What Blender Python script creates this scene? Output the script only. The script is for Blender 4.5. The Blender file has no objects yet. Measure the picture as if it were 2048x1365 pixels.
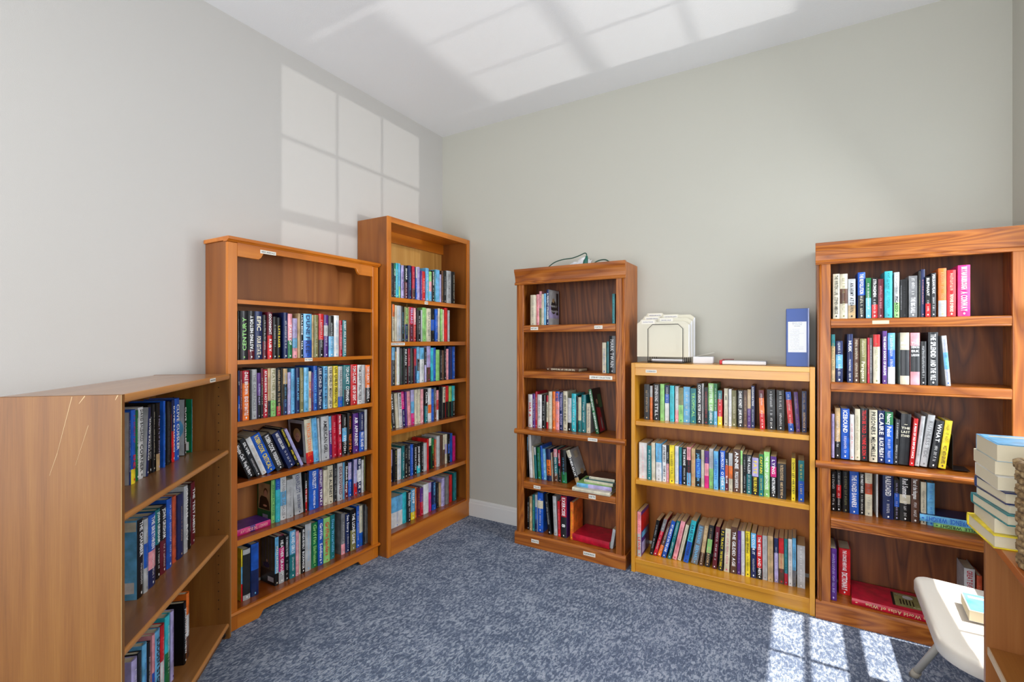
import bpy, math, random
from mathutils import Vector, Matrix
random.seed(11)
D = bpy.data
scene = bpy.context.scene
col = scene.collection
R = math.radians

# ------------------------------------------------------------------ camera, world, light
cam_d = D.cameras.new('camera')
cam_d.sensor_width = 36.0
cam_d.lens = 964.0 / 2048.0 * 36.0
cam_d.clip_start = 0.02
cam = D.objects.new('camera', cam_d)
col.objects.link(cam)
cam.location = (2.4613, -3.0498, 1.35)
cam.rotation_euler = (R(90), 0, R(30.7))
scene.camera = cam

scene.view_settings.view_transform = 'Standard'
scene.view_settings.look = 'None'
scene.view_settings.gamma = 1.0
scene.view_settings.use_curve_mapping = False
scene.view_settings.exposure = -0.05

world = D.worlds.new('sky')
scene.world = world
world.use_nodes = True
wn = world.node_tree.nodes
wn['Background'].inputs[0].default_value = (0.80, 0.90, 1.0, 1)
wn['Background'].inputs[1].default_value = 1.8

def light(name, kind, loc, direction, energy, color=(1, 1, 1), size=1.0, size_y=None, angle=None, spread=None):
    l = D.lights.new(name, kind)
    l.energy = energy
    l.color = color
    if kind == 'AREA':
        l.shape = 'RECTANGLE'
        l.size = size
        l.size_y = size_y or size
        if spread: l.spread = R(spread)
    if kind == 'SUN':
        l.angle = R(angle if angle else 0.53)
    o = D.objects.new(name, l)
    col.objects.link(o)
    o.location = loc
    o.rotation_euler = Vector(direction).to_track_quat('-Z', 'Y').to_euler()
    return o

# the sun through the right-hand window, and the same sun thrown back up by the shiny pavement and by glass opposite
light('sun', 'SUN', (6, -1, 6), (-1, 0.0, -2.30), 10.5, (1.0, 0.95, 0.88), angle=0.55)
light('sun_reflected_by_windows_opposite', 'SUN', (6, -1, 0), (-1, 0.0, 0.176), 0.62, (1.0, 0.98, 0.95), angle=0.35)
for k, (nm, t) in enumerate((('pavement', 0.790), ('pavement_spread_copy_a', 0.803), ('pavement_spread_copy_b', 0.816))):  # one pavement reflection split over three slopes, copies added to blur the rail shadows
    light('sun_reflected_by_' + nm, 'SUN', (6, -1, -1), (-1, 0.012, t), 0.31, (1.0, 0.98, 0.95), angle=0.9)
# daylight at the right window, and an added fill lamp behind the camera
light('daylight_right_window', 'AREA', (3.75, -0.95, 1.6), (-1, -0.60, -0.60), 66.0, (0.93, 0.97, 1.0), 1.3, 1.7)
light('added_rear_fill', 'AREA', (1.6, -5.5, 1.2), (0, 1, 0.44), 148.0, (0.95, 0.97, 1.0), 3.0, 2.0)

# ------------------------------------------------------------------ materials
def srgb(r, g, b):
    f = lambda c: (c / 255 / 12.92) if c / 255 <= 0.04045 else ((c / 255 + 0.055) / 1.055) ** 2.4
    return (f(r), f(g), f(b), 1)

def mat(name, rgb, rough=0.5, spec=0.5, metal=0.0, coat=0.0):
    m = D.materials.new(name)
    m.use_nodes = True
    b = m.node_tree.nodes['Principled BSDF']
    b.inputs['Base Color'].default_value = srgb(*rgb)
    b.inputs['Roughness'].default_value = rough
    b.inputs['Specular IOR Level'].default_value = spec
    b.inputs['Metallic'].default_value = metal
    b.inputs['Coat Weight'].default_value = coat
    return m

def ramp(nt, fac, stops):
    r = nt.nodes.new('ShaderNodeValToRGB')
    el = r.color_ramp.elements
    while len(el) < len(stops): el.new(0.5)
    for e, (p, c) in zip(el, stops):
        e.position = p
        e.color = srgb(*c)
    nt.links.new(fac, r.inputs[0])
    return r.outputs[0]

def wood(name, stops, axis='z', scale=1.0, rough=0.35, grain=1.0, cathedral=0.5, coat=0.15, fine=0.35):
    """Procedural timber whose grain runs along the object's x, y or z axis."""
    m = D.materials.new(name)
    m.use_nodes = True
    nt = m.node_tree
    N, L = nt.nodes, nt.links
    b = N['Principled BSDF']
    tc = N.new('ShaderNodeTexCoord')
    oi = N.new('ShaderNodeObjectInfo')
    add = N.new('ShaderNodeVectorMath'); add.operation = 'ADD'
    sc = N.new('ShaderNodeVectorMath'); sc.operation = 'SCALE'; sc.inputs['Scale'].default_value = 7.0
    L.new(oi.outputs['Random'], sc.inputs[0])
    L.new(tc.outputs['Object'], add.inputs[0]); L.new(sc.outputs[0], add.inputs[1])
    mp = N.new('ShaderNodeMapping')
    k = {'x': (0.10, 1, 1), 'y': (1, 0.10, 1), 'z': (1, 1, 0.10)}[axis]
    mp.inputs['Scale'].default_value = k
    L.new(add.outputs[0], mp.inputs[0])
    n1 = N.new('ShaderNodeTexNoise'); n1.inputs['Scale'].default_value = 5.5 * scale
    n1.inputs['Detail'].default_value = 2; n1.inputs['Distortion'].default_value = 0.6
    L.new(mp.outputs[0], n1.inputs['Vector'])
    ml = N.new('ShaderNodeMath'); ml.operation = 'MULTIPLY'; ml.inputs[1].default_value = 14.0 * cathedral + 3
    L.new(n1.outputs['Fac'], ml.inputs[0])
    fr = N.new('ShaderNodeMath'); fr.operation = 'PINGPONG'; fr.inputs[1].default_value = 1.0
    L.new(ml.outputs[0], fr.inputs[0])
    mp2 = N.new('ShaderNodeMapping')
    k2 = {'x': (0.02, 1, 1), 'y': (1, 0.02, 1), 'z': (1, 1, 0.02)}[axis]
    mp2.inputs['Scale'].default_value = k2
    L.new(add.outputs[0], mp2.inputs[0])
    n2 = N.new('ShaderNodeTexNoise'); n2.inputs['Scale'].default_value = (150 if 'oak' in name else 260) * scale
    n2.inputs['Detail'].default_value = 3
    L.new(mp2.outputs[0], n2.inputs['Vector'])
    mx = N.new('ShaderNodeMix'); mx.data_type = 'FLOAT'
    mx.inputs[0].default_value = fine
    L.new(fr.outputs[0], mx.inputs[2]); L.new(n2.outputs['Fac'], mx.inputs[3])
    c = ramp(nt, mx.outputs[0], stops)
    L.new(c, b.inputs['Base Color'])
    b.inputs['Roughness'].default_value = rough
    b.inputs['Coat Weight'].default_value = coat
    b.inputs['Coat Roughness'].default_value = 0.15
    bp = N.new('ShaderNodeBump'); bp.inputs['Strength'].default_value = 0.08 * grain
    bp.inputs['Distance'].default_value = 0.002
    L.new(n2.outputs['Fac'], bp.inputs['Height']); L.new(bp.outputs[0], b.inputs['Normal'])
    return m

def paint(name, rgb, bump=0.15, scale=350, rough=0.75):
    m = mat(name, rgb, rough, 0.3)
    nt = m.node_tree
    tc = nt.nodes.new('ShaderNodeTexCoord')
    n = nt.nodes.new('ShaderNodeTexNoise'); n.inputs['Scale'].default_value = scale
    nt.links.new(tc.outputs['Object'], n.inputs['Vector'])
    bp = nt.nodes.new('ShaderNodeBump'); bp.inputs['Strength'].default_value = bump; bp.inputs['Distance'].default_value = 0.002
    nt.links.new(n.outputs['Fac'], bp.inputs['Height'])
    nt.links.new(bp.outputs[0], nt.nodes['Principled BSDF'].inputs['Normal'])
    return m

def carpet():
    m = D.materials.new('carpet_loops')
    m.use_nodes = True
    nt = m.node_tree; N, L = nt.nodes, nt.links
    b = N['Principled BSDF']
    tc = N.new('ShaderNodeTexCoord')
    mp = N.new('ShaderNodeMapping'); mp.inputs['Scale'].default_value = (1.0, 0.5, 1)
    L.new(tc.outputs['Object'], mp.inputs[0])
    v = N.new('ShaderNodeTexNoise'); v.inputs['Scale'].default_value = 88; v.inputs['Detail'].default_value = 2.0
    v.inputs['Roughness'].default_value = 0.62; v.inputs['Distortion'].default_value = 0.9
    L.new(mp.outputs[0], v.inputs['Vector'])
    big = N.new('ShaderNodeTexNoise'); big.inputs['Scale'].default_value = 9; big.inputs['Detail'].default_value = 2
    L.new(tc.outputs['Object'], big.inputs['Vector'])
    mx = N.new('ShaderNodeMix'); mx.data_type = 'FLOAT'; mx.inputs[0].default_value = 0.22
    L.new(v.outputs['Fac'], mx.inputs[2]); L.new(big.outputs['Fac'], mx.inputs[3])
    c1 = ramp(nt, mx.outputs[0], [(0.38, (96, 108, 131)), (0.49, (118, 131, 154)), (0.53, (150, 161, 181)), (0.62, (180, 189, 205))])
    # rows of loops running away from the shelves
    w = N.new('ShaderNodeTexWave'); w.bands_direction = 'X'; w.inputs['Scale'].default_value = 62
    w.inputs['Distortion'].default_value = 1.2; w.inputs['Detail'].default_value = 2; w.inputs['Detail Scale'].default_value = 4
    L.new(tc.outputs['Object'], w.inputs['Vector'])
    wr = N.new('ShaderNodeMapRange'); wr.inputs[3].default_value = 0.80; wr.inputs[4].default_value = 1.14
    L.new(w.outputs['Fac'], wr.inputs[0])
    hs = N.new('ShaderNodeMix'); hs.data_type = 'RGBA'; hs.blend_type = 'MULTIPLY'; hs.inputs[0].default_value = 1
    L.new(c1, hs.inputs[6]); L.new(wr.outputs[0], hs.inputs[7])
    L.new(hs.outputs[2], b.inputs['Base Color'])
    b.inputs['Roughness'].default_value = 0.95; b.inputs['Specular IOR Level'].default_value = 0.1
    f = N.new('ShaderNodeTexNoise'); f.inputs['Scale'].default_value = 420
    L.new(tc.outputs['Object'], f.inputs['Vector'])
    ad = N.new('ShaderNodeMath'); ad.operation = 'ADD'
    L.new(w.outputs['Fac'], ad.inputs[0]); L.new(f.outputs['Fac'], ad.inputs[1])
    bp = N.new('ShaderNodeBump'); bp.inputs['Strength'].default_value = 0.7; bp.inputs['Distance'].default_value = 0.003
    L.new(ad.outputs[0], bp.inputs['Height']); L.new(bp.outputs[0], b.inputs['Normal'])
    return m

# ------------------------------------------------------------------ mesh building
class MB:
    def __init__(s): s.v = []; s.f = []; s.m = []
    def poly(s, pts, faces, mi=0):
        o = len(s.v); s.v += [tuple(p) for p in pts]
        for f in faces: s.f.append([o + i for i in f]); s.m.append(mi)
    def box(s, x0, x1, y0, y1, z0, z1, mi=0, M=None):
        p = [(x0, y0, z0), (x1, y0, z0), (x1, y1, z0), (x0, y1, z0), (x0, y0, z1), (x1, y0, z1), (x1, y1, z1), (x0, y1, z1)]
        if M: p = [M @ Vector(q) for q in p]
        s.poly(p, [(0, 3, 2, 1), (4, 5, 6, 7), (0, 1, 5, 4), (1, 2, 6, 5), (2, 3, 7, 6), (3, 0, 4, 7)], mi)
    def extrude(s, prof, a0, a1, place, mi=0, cap=True):
        """prof: 2D outline, counter-clockwise; place(p, q, a) -> xyz."""
        n = len(prof)
        pts = [place(p, q, a0) for p, q in prof] + [place(p, q, a1) for p, q in prof]
        fs = [(i, (i + 1) % n, n + (i + 1) % n, n + i) for i in range(n)]
        if cap: fs += [tuple(range(n))[::-1], tuple(range(n, 2 * n))]
        s.poly(pts, fs, mi)
    def tube(s, pts, r, n=8, mi=0, closed=False, cap=True):
        P = [Vector(p) for p in pts]; m = len(P); rings = []
        up = Vector((0, 0, 1))
        prev = None
        for i, p in enumerate(P):
            a = P[(i - 1) % m] if (closed or i > 0) else P[i]
            b = P[(i + 1) % m] if (closed or i < m - 1) else P[i]
            t = (b - a).normalized()
            if prev is None:
                x = t.cross(up)
                if x.length < 1e-3: x = t.cross(Vector((1, 0, 0)))
            else:
                x = prev - t * prev.dot(t)
            x.normalize(); prev = x; y = t.cross(x)
            rr = r[i] if isinstance(r, (list, tuple)) else r
            rings.append([p + (x * math.cos(2 * math.pi * k / n) + y * math.sin(2 * math.pi * k / n)) * rr for k in range(n)])
        pts2 = [q for ring in rings for q in ring]; fs = []
        for i in range(m if closed else m - 1):
            j = (i + 1) % m
            for k in range(n):
                fs.append((i * n + k, j * n + k, j * n + (k + 1) % n, i * n + (k + 1) % n))
        if cap and not closed:
            fs += [tuple(range(n)), tuple(range((m - 1) * n, m * n))[::-1]]
        s.poly(pts2, fs, mi)
    def build(s, name, mats, parent=None, bevel=0.0, smooth=False, seg=2, fix=True):
        me = D.meshes.new(name)
        me.from_pydata([tuple(v) for v in s.v], [], s.f)
        for m in (mats if isinstance(mats, (list, tuple)) else [mats]): me.materials.append(m)
        me.polygons.foreach_set('material_index', s.m)
        if smooth: me.polygons.foreach_set('use_smooth', [True] * len(s.f))
        me.update()
        o = D.objects.new(name, me); col.objects.link(o)
        if parent: o.parent = parent
        if bevel:
            md = o.modifiers.new('edge', 'BEVEL'); md.width = bevel; md.segments = seg; md.limit_method = 'ANGLE'; md.angle_limit = R(40)
        return o

def root(name, loc, rotz=0.0, label=None, cat=None, group=None, rot=None):
    o = D.objects.new(name, None); o.empty_display_size = 0.05
    col.objects.link(o); o.location = loc
    o.rotation_euler = rot if rot else (0, 0, rotz)
    if label: o['label'] = label
    if cat: o['category'] = cat
    if group: o['group'] = group
    return o
def tag(o, label, cat, group=None):
    o['label'] = label; o['category'] = cat
    if group: o['group'] = group
    return o
def struct(o): o['kind'] = 'structure'; return o

# letters: each glyph is taken once from the built-in font
GL = {}
def glyph(ch, bold=0.02):
    if ch in GL: return GL[ch]
    cu = D.curves.new('g', 'FONT'); cu.body = ch; cu.resolution_u = 2; cu.offset = bold; cu.size = 1.0
    o = D.objects.new('g', cu); col.objects.link(o)
    dg = bpy.context.evaluated_depsgraph_get(); dg.update()
    me = D.meshes.new_from_object(o.evaluated_get(dg))
    vs = [v.co.copy() for v in me.vertices]; fs = [list(p.vertices) for p in me.polygons]
    w = max([v.x for v in vs], default=0.3); x0 = min([v.x for v in vs], default=0)
    GL[ch] = (vs, fs, x0, w)
    D.objects.remove(o); D.curves.remove(cu); D.meshes.remove(me)
    return GL[ch]
def put_text(mb, text, M, length, height, mi=0, grow=1.3):
    """text centred on M's origin along its x axis, at most `length` long and `height` tall (cap height)."""
    x = 0; lay = []
    for ch in text:
        if ch == ' ': x += 0.30; continue
        vs, fs, a, b = glyph(ch)
        lay.append((vs, fs, x - a)); x += (b - a) + 0.09
    if not lay: return
    x -= 0.09
    sy = height / 0.70
    sx = min(length / x, sy * grow)
    sy = min(sy, sx * 2.5)
    for vs, fs, dx in lay:
        o = len(mb.v)
        mb.v += [tuple(M @ Vector(((v.x + dx - x / 2) * sx, (v.y - 0.35) * sy, 0))) for v in vs]
        for f in fs: mb.f.append([o + i for i in f]); mb.m.append(mi)
def marks(mb, M, length, height, rnd, mi=0):
    """lettering too small to read: a row of uneven strokes."""
    x = -length / 2; h = height / 2
    while x < length / 2:
        w = height * rnd.uniform(0.22, 0.42)
        if rnd.random() < 0.16: x += height * 0.5; continue
        y0 = -h * rnd.choice((1, 1, 0.8)); y1 = h * rnd.choice((1, 0.7, 0.75))
        q = [(x, y0), (x + w * 0.4, y0), (x + w * 0.4, y1), (x, y1)]
        mb.poly([M @ Vector((a, b, 0)) for a, b in q], [(0, 1, 2, 3)], mi)
        if rnd.random() < 0.6:
            yy = rnd.choice((y0 * 0.9, 0, y1 * 0.8))
            q = [(x, yy - h * 0.16), (x + w, yy - h * 0.16), (x + w, yy + h * 0.16), (x, yy + h * 0.16)]
            mb.poly([M @ Vector((a, b, 0)) for a, b in q], [(0, 1, 2, 3)], mi)
        x += w + height * 0.22
def basis(o, x, y):
    x = Vector(x); y = Vector(y); z = x.cross(y)
    return Matrix(((x.x, y.x, z.x, o[0]), (x.y, y.y, z.y, o[1]), (x.z, y.z, z.z, o[2]), (0, 0, 0, 1)))

# ------------------------------------------------------------------ room
wall_m = paint('wall_paint', (194, 192, 181), 0.12, 300)
ceil_m = paint('ceiling_paint', (236, 236, 236), 0.3, 160)
trim_m = mat('white_trim', (225, 225, 222), 0.35)
XR, YN, HC = 3.30, -5.2, 2.99
def plain(name, m, *boxes, parent=None, bevel=0.0):
    b = MB()
    for q in boxes: b.box(*q)
    return struct(b.build(name, m, parent, bevel))
plain('floor', carpet(), (-0.15, XR + 0.15, YN - 0.15, 0.15, -0.1, 0.0))
plain('ceiling', ceil_m, (-0.15, XR + 0.15, YN - 0.15, 0.15, HC, HC + 0.1))
wall_l = paint('wall_paint_left_light_tint', (199, 196, 192), 0.12, 300)  # same paint as the back wall, its more neutral light put into the colour
plain('wall_left', wall_l, (-0.15, 0, YN - 0.15, 0.15, 0.0, HC))
plain('wall_back', wall_m, (0, XR, 0, 0.15, 0.0, HC))
wy0, wy1, wz0, wz1 = -1.405, -0.28, 0.45, 2.305
plain('wall_right', wall_m, (XR, XR + 0.06, wy1, 0.15, 0, HC), (XR, XR + 0.06, YN - 0.15, wy0, 0, HC),
      (XR, XR + 0.06, wy0, wy1, 0, wz0), (XR, XR + 0.06, wy0, wy1, wz1, HC))
plain('wall_front', wall_m, (0, 0.3, YN - 0.15, YN, 0, HC), (2.9, XR, YN - 0.15, YN, 0, HC),
      (0.3, 2.9, YN - 0.15, YN, 0, 0.7), (0.3, 2.9, YN - 0.15, YN, 2.5, HC))
# sash window in the right wall: six panes over an open lower light
wf = MB()
gx0, gx1 = XR + 0.0, XR + 0.035
wf.box(gx0 - 0.012, gx1, wy0, wy1, 1.440, 1.500)
for y in (wy0 + 0.375, wy0 + 0.75):
    wf.box(XR + 0.012, gx1, y - 0.010, y + 0.010, 1.50, wz1)
    wf.box(XR + 0.020, XR + 0.030, y - 0.007, y + 0.007, wz0, 1.44)
wf.box(XR + 0.012, gx1, wy0, wy1, 1.905 - 0.010, 1.905 + 0.010)
w1 = struct(wf.build('window_1', trim_m))
wb = MB()
for i in range(1, 4):
    x = 0.3 + 0.65 * i
    wb.box(x - 0.03, x + 0.03, YN - 0.09, YN - 0.05, 0.7, 2.5)
wb.box(0.3, 2.9, YN - 0.09, YN - 0.05, 1.58, 1.64)
struct(wb.build('added_rear_window', trim_m))  # bars of a rear window added out of view to let in fill light
def baseboard(name, x0, x1, y0, y1, nx, ny):
    b = MB()
    prof = [(0, 0), (0.014, 0), (0.014, 0.098), (0.010, 0.104), (0.010, 0.116), (0.006, 0.125), (0, 0.128)]
    if nx: b.extrude(prof, y0, y1, lambda p, q, a: (x0 + nx * p, a, q))
    else: b.extrude(prof, x0, x1, lambda p, q, a: (a, y0 + ny * p, q))
    return struct(b.build(name, trim_m))
baseboard('baseboard_back', 0.014, XR, 0, 0, 0, -1)
baseboard('baseboard_left', 0, 0, YN, 0, 1, 0)
baseboard('baseboard_right', XR, XR, YN, 0, -1, 0)

# ------------------------------------------------------------------ bookcases
paper_m = mat('label_paper', (238, 234, 222), 0.6)
ink_m = mat('ink', (70, 70, 80), 0.6)
dark_m = mat('peg_hole', (40, 26, 15), 0.9)
def shelf_label(parent, u, v, z, w, h, text, m=None):
    b = MB(); b.box(u - w / 2, u + w / 2, v - 0.0008, v, z - h / 2, z + h / 2)
    o = b.build('shelf_label', m or paper_m, parent)
    if text:
        o['label'] = 'small white printed label'
        t = MB(); put_text(t, text, basis((u, v - 0.0013, z), (1, 0, 0), (0, 0, 1)), w * 0.84, h * 0.42, 0, 1.1)
        t.build('lettering', ink_m, o)
def half_round(v, z0, z1, out, n=6):
    r = (z1 - z0) / 2
    return [(v - out * math.sin(math.pi * i / n), (z0 + z1) / 2 - r * math.cos(math.pi * i / n)) for i in range(n + 1)]

def oak_case(x, name_label, shelves, labels, zbot=0.0815):
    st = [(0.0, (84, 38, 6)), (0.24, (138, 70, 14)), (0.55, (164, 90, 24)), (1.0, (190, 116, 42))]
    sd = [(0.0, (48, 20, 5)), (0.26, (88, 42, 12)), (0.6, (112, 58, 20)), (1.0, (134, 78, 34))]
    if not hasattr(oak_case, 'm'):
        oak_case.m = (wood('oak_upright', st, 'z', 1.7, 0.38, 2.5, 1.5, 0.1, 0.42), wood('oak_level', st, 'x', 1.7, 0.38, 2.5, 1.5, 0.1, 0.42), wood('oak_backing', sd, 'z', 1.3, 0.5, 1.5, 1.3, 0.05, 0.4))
    mv, mh, mb_ = oak_case.m
    r = root('bookcase', (x, -0.27, 0), 0, name_label, 'bookcase', 'oak finish bookcases with half-round mouldings')
    W = 0.755
    for a in (0.008, W - 0.008 - 0.016):
        b = MB(); b.box(a, a + 0.016, 0.012, 0.268, 0.0, 1.8255); b.build('side_panel', mv, r, 0.001)
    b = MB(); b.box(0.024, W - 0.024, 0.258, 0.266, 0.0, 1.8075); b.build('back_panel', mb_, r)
    for s in (0, 1):
        b = MB()
        a0, a1 = (0.014, 0.062) if s == 0 else (W - 0.062, W - 0.014)
        b.box(a0, a1, 0.006, 0.024, 0.078, 1.73)
        o = b.build('stile', mv, r, 0.004, seg=3)
        b = MB(); e = a0 if s == 0 else a1
        b.tube([(e + (0.006 if s == 0 else -0.006), 0.008, 0.08), (e + (0.006 if s == 0 else -0.006), 0.008, 1.725)], 0.006, 10)
        b.build('bead', mv, o, smooth=True)
    prof = [(0.02, 1.722), (-0.002, 1.722), (-0.005, 1.730), (-0.001, 1.738), (0.006, 1.742), (0.004, 1.765), (-0.002, 1.788), (-0.010, 1.806), (-0.012, 1.812), (-0.012, 1.826), (0.02, 1.826)]
    b = MB()
    b.extrude([(min(p, 0.0118), q) for p, q in prof][::-1], 0.0, W, lambda p, q, a: (a, p, q)); b.box(0.0245, W - 0.0245, 0.0116, 0.024, 1.722, 1.81)
    b.box(0.0245, W - 0.0245, 0.02, 0.268, 1.808, 1.8262)
    b.build('cornice', mh, r, 0.0008)
    for z, th in shelves:
        b = MB(); b.box(0.034, W - 0.034, 0.026, 0.257, z - 0.018, z)
        pr = [(0.026, z - th), (0.026, z), (0.012, z), (0.007, z - 0.003), (0.005, z - 0.010), (0.005, z - th + 0.012), (0.008, z - th + 0.008), (0.006, z - th + 0.003), (0.010, z - th)]
        b.extrude(pr, 0.0625, W - 0.0625, lambda p, q, a: (a, p, q))
        b.build('shelf', mh, r, 0.0006)
    zt, zb = 0.768, 0.732
    b = MB(); b.box(0.034, W - 0.034, 0.0, 0.257, zb + 0.008, zt - 0.003)
    pr = [(0.02, zt - 0.002)] + half_round(0.006, zb, zt, 0.019)[::-1] + [(0.02, zb + 0.002)]
    b.extrude(pr, 0.0, W, lambda p, q, a: (a, p, q))
    b.build('moulding_shelf', mh, r, 0.0006)
    b = MB(); b.box(0.034, W - 0.034, 0.018, 0.257, 0.066, zbot)
    b.build('bottom_shelf', mh, r)
    zp = zbot - 0.0005
    pr = [(0.018, 0.0), (0.018, zp), (0.006, zp), (0.0, zp - 0.007), (-0.004, zp - 0.013), (-0.004, 0.0)]
    b = MB(); b.extrude(pr, 0.0, W, lambda p, q, a: (a, p, q)); b.box(0.0, 0.018, 0.018, 0.25, 0, 0.078); b.box(W - 0.018, W, 0.018, 0.25, 0, 0.078)
    b.build('plinth', mh, r, 0.0006)
    for args in labels: shelf_label(r, *args)
    return r

lab = [(0.145, 0.0048, 1.432, 0.055, 0.020, 'HISTORY'), (0.585, 0.0048, 1.434, 0.052, 0.020, 'POETRY'), (0.60, 0.0048, 1.128, 0.145, 0.022, 'LITERARY COLLECTIONS'),
       (0.555, -0.0135, 0.750, 0.06, 0.019, 'COOKING'), (0.165, 0.0048, 0.396, 0.050, 0.020, 'TRAVEL'), (0.545, 0.0048, 0.396, 0.045, 0.024, 'ARTS'),
       (0.155, -0.0045, 0.045, 0.055, 0.022, 'HEALTH'), (0.53, -0.0045, 0.045, 0.078, 0.022, 'REFERENCE')]
c4 = oak_case(0.833, 'narrow oak bookcase with cornice, nearest the room corner, green cord on top', [(1.454, 0.046), (1.153, 0.046), (0.420, 0.046)], lab)
c6 = oak_case(2.534, 'narrow oak bookcase with cornice, at the far right beside the blue binder', [(1.457, 0.044), (1.151, 0.045), (0.497, 0.05)], [], 0.0878)
shelf_label(c6, 0.255, 0.0048, 1.437, 0.062, 0.016, '', mat('blank_plate', (228, 214, 170), 0.4))

# honey-yellow bookcase
def yellow_case():
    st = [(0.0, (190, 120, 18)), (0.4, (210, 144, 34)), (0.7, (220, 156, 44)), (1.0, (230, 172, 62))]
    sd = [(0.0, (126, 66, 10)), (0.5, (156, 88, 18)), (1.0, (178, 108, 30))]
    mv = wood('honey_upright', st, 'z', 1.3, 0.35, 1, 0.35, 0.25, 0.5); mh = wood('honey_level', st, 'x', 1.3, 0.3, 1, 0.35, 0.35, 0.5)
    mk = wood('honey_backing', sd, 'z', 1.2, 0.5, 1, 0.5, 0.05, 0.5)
    r = root('bookcase', (1.62, -0.265, 0), 0, 'low honey-yellow bookcase with three shelves, files and blue binder on top', 'bookcase')
    W, H = 0.912, 1.222
    for a in (0, W - 0.022):
        b = MB(); b.box(a, a + 0.022, 0, 0.262, 0, H); b.build('side_panel', mv, r, 0.0012)
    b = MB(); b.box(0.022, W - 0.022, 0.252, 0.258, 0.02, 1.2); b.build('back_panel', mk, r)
    b = MB(); b.box(0.022, W - 0.022, 0.0, 0.262, H - 0.026, H - 0.001); b.build('top_panel', mh, r, 0.0012)
    b = MB(); b.box(0.022, W - 0.022, 0.004, 0.022, 1.150, H - 0.026); b.build('top_rail', mh, r, 0.001)
    for z in (0.884, 0.540):
        b = MB(); b.box(0.023, W - 0.023, 0.008, 0.252, z - 0.026, z); b.build('shelf', mh, r, 0.002)
    b = MB(); b.box(0.022, W - 0.022, 0.004, 0.252, 0.055, 0.080); b.build('bottom_shelf', mh, r, 0.002)
    b = MB(); b.box(0.022, W - 0.022, 0.012, 0.03, 0.0, 0.055); b.build('kick_board', mh, r, 0.001)
    shelf_label(r, 0.115, 0.004, 1.176, 0.062, 0.016, 'PAPERBACKS')
    return r
c5 = yellow_case()

# cherry bookcases on the left wall
ch = [(0.0, (166, 84, 12)), (0.4, (192, 106, 20)), (0.7, (204, 118, 28)), (1.0, (214, 132, 42))]
chd = [(0.0, (104, 52, 18)), (0.5, (126, 66, 24)), (1.0, (148, 82, 34))]
cherry_v = wood('cherry_upright', ch, 'z', 1.0, 0.32, 1, 0.25, 0.3, 0.4)
cherry_h = wood('cherry_level', ch, 'x', 1.0, 0.3, 1, 0.25, 0.35, 0.4)
cherry_s = wood('cherry_side', [(0.0, (116, 62, 18)), (0.5, (142, 80, 26)), (1.0, (160, 96, 38))], 'z', 1.0, 0.4, 1, 0.3, 0.15, 0.4)
cherry_shelf = wood('cherry_shelf', [(0.0, (112, 50, 12)), (0.5, (138, 66, 20)), (1.0, (156, 82, 30))], 'x', 1.0, 0.28, 1, 0.25, 0.5, 0.4)
ply_m = wood('birch_plywood', [(0.0, (186, 128, 56)), (0.5, (206, 150, 72)), (1.0, (222, 170, 94))], 'z', 0.8, 0.5, 1, 0.6, 0.05, 0.3)
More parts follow.
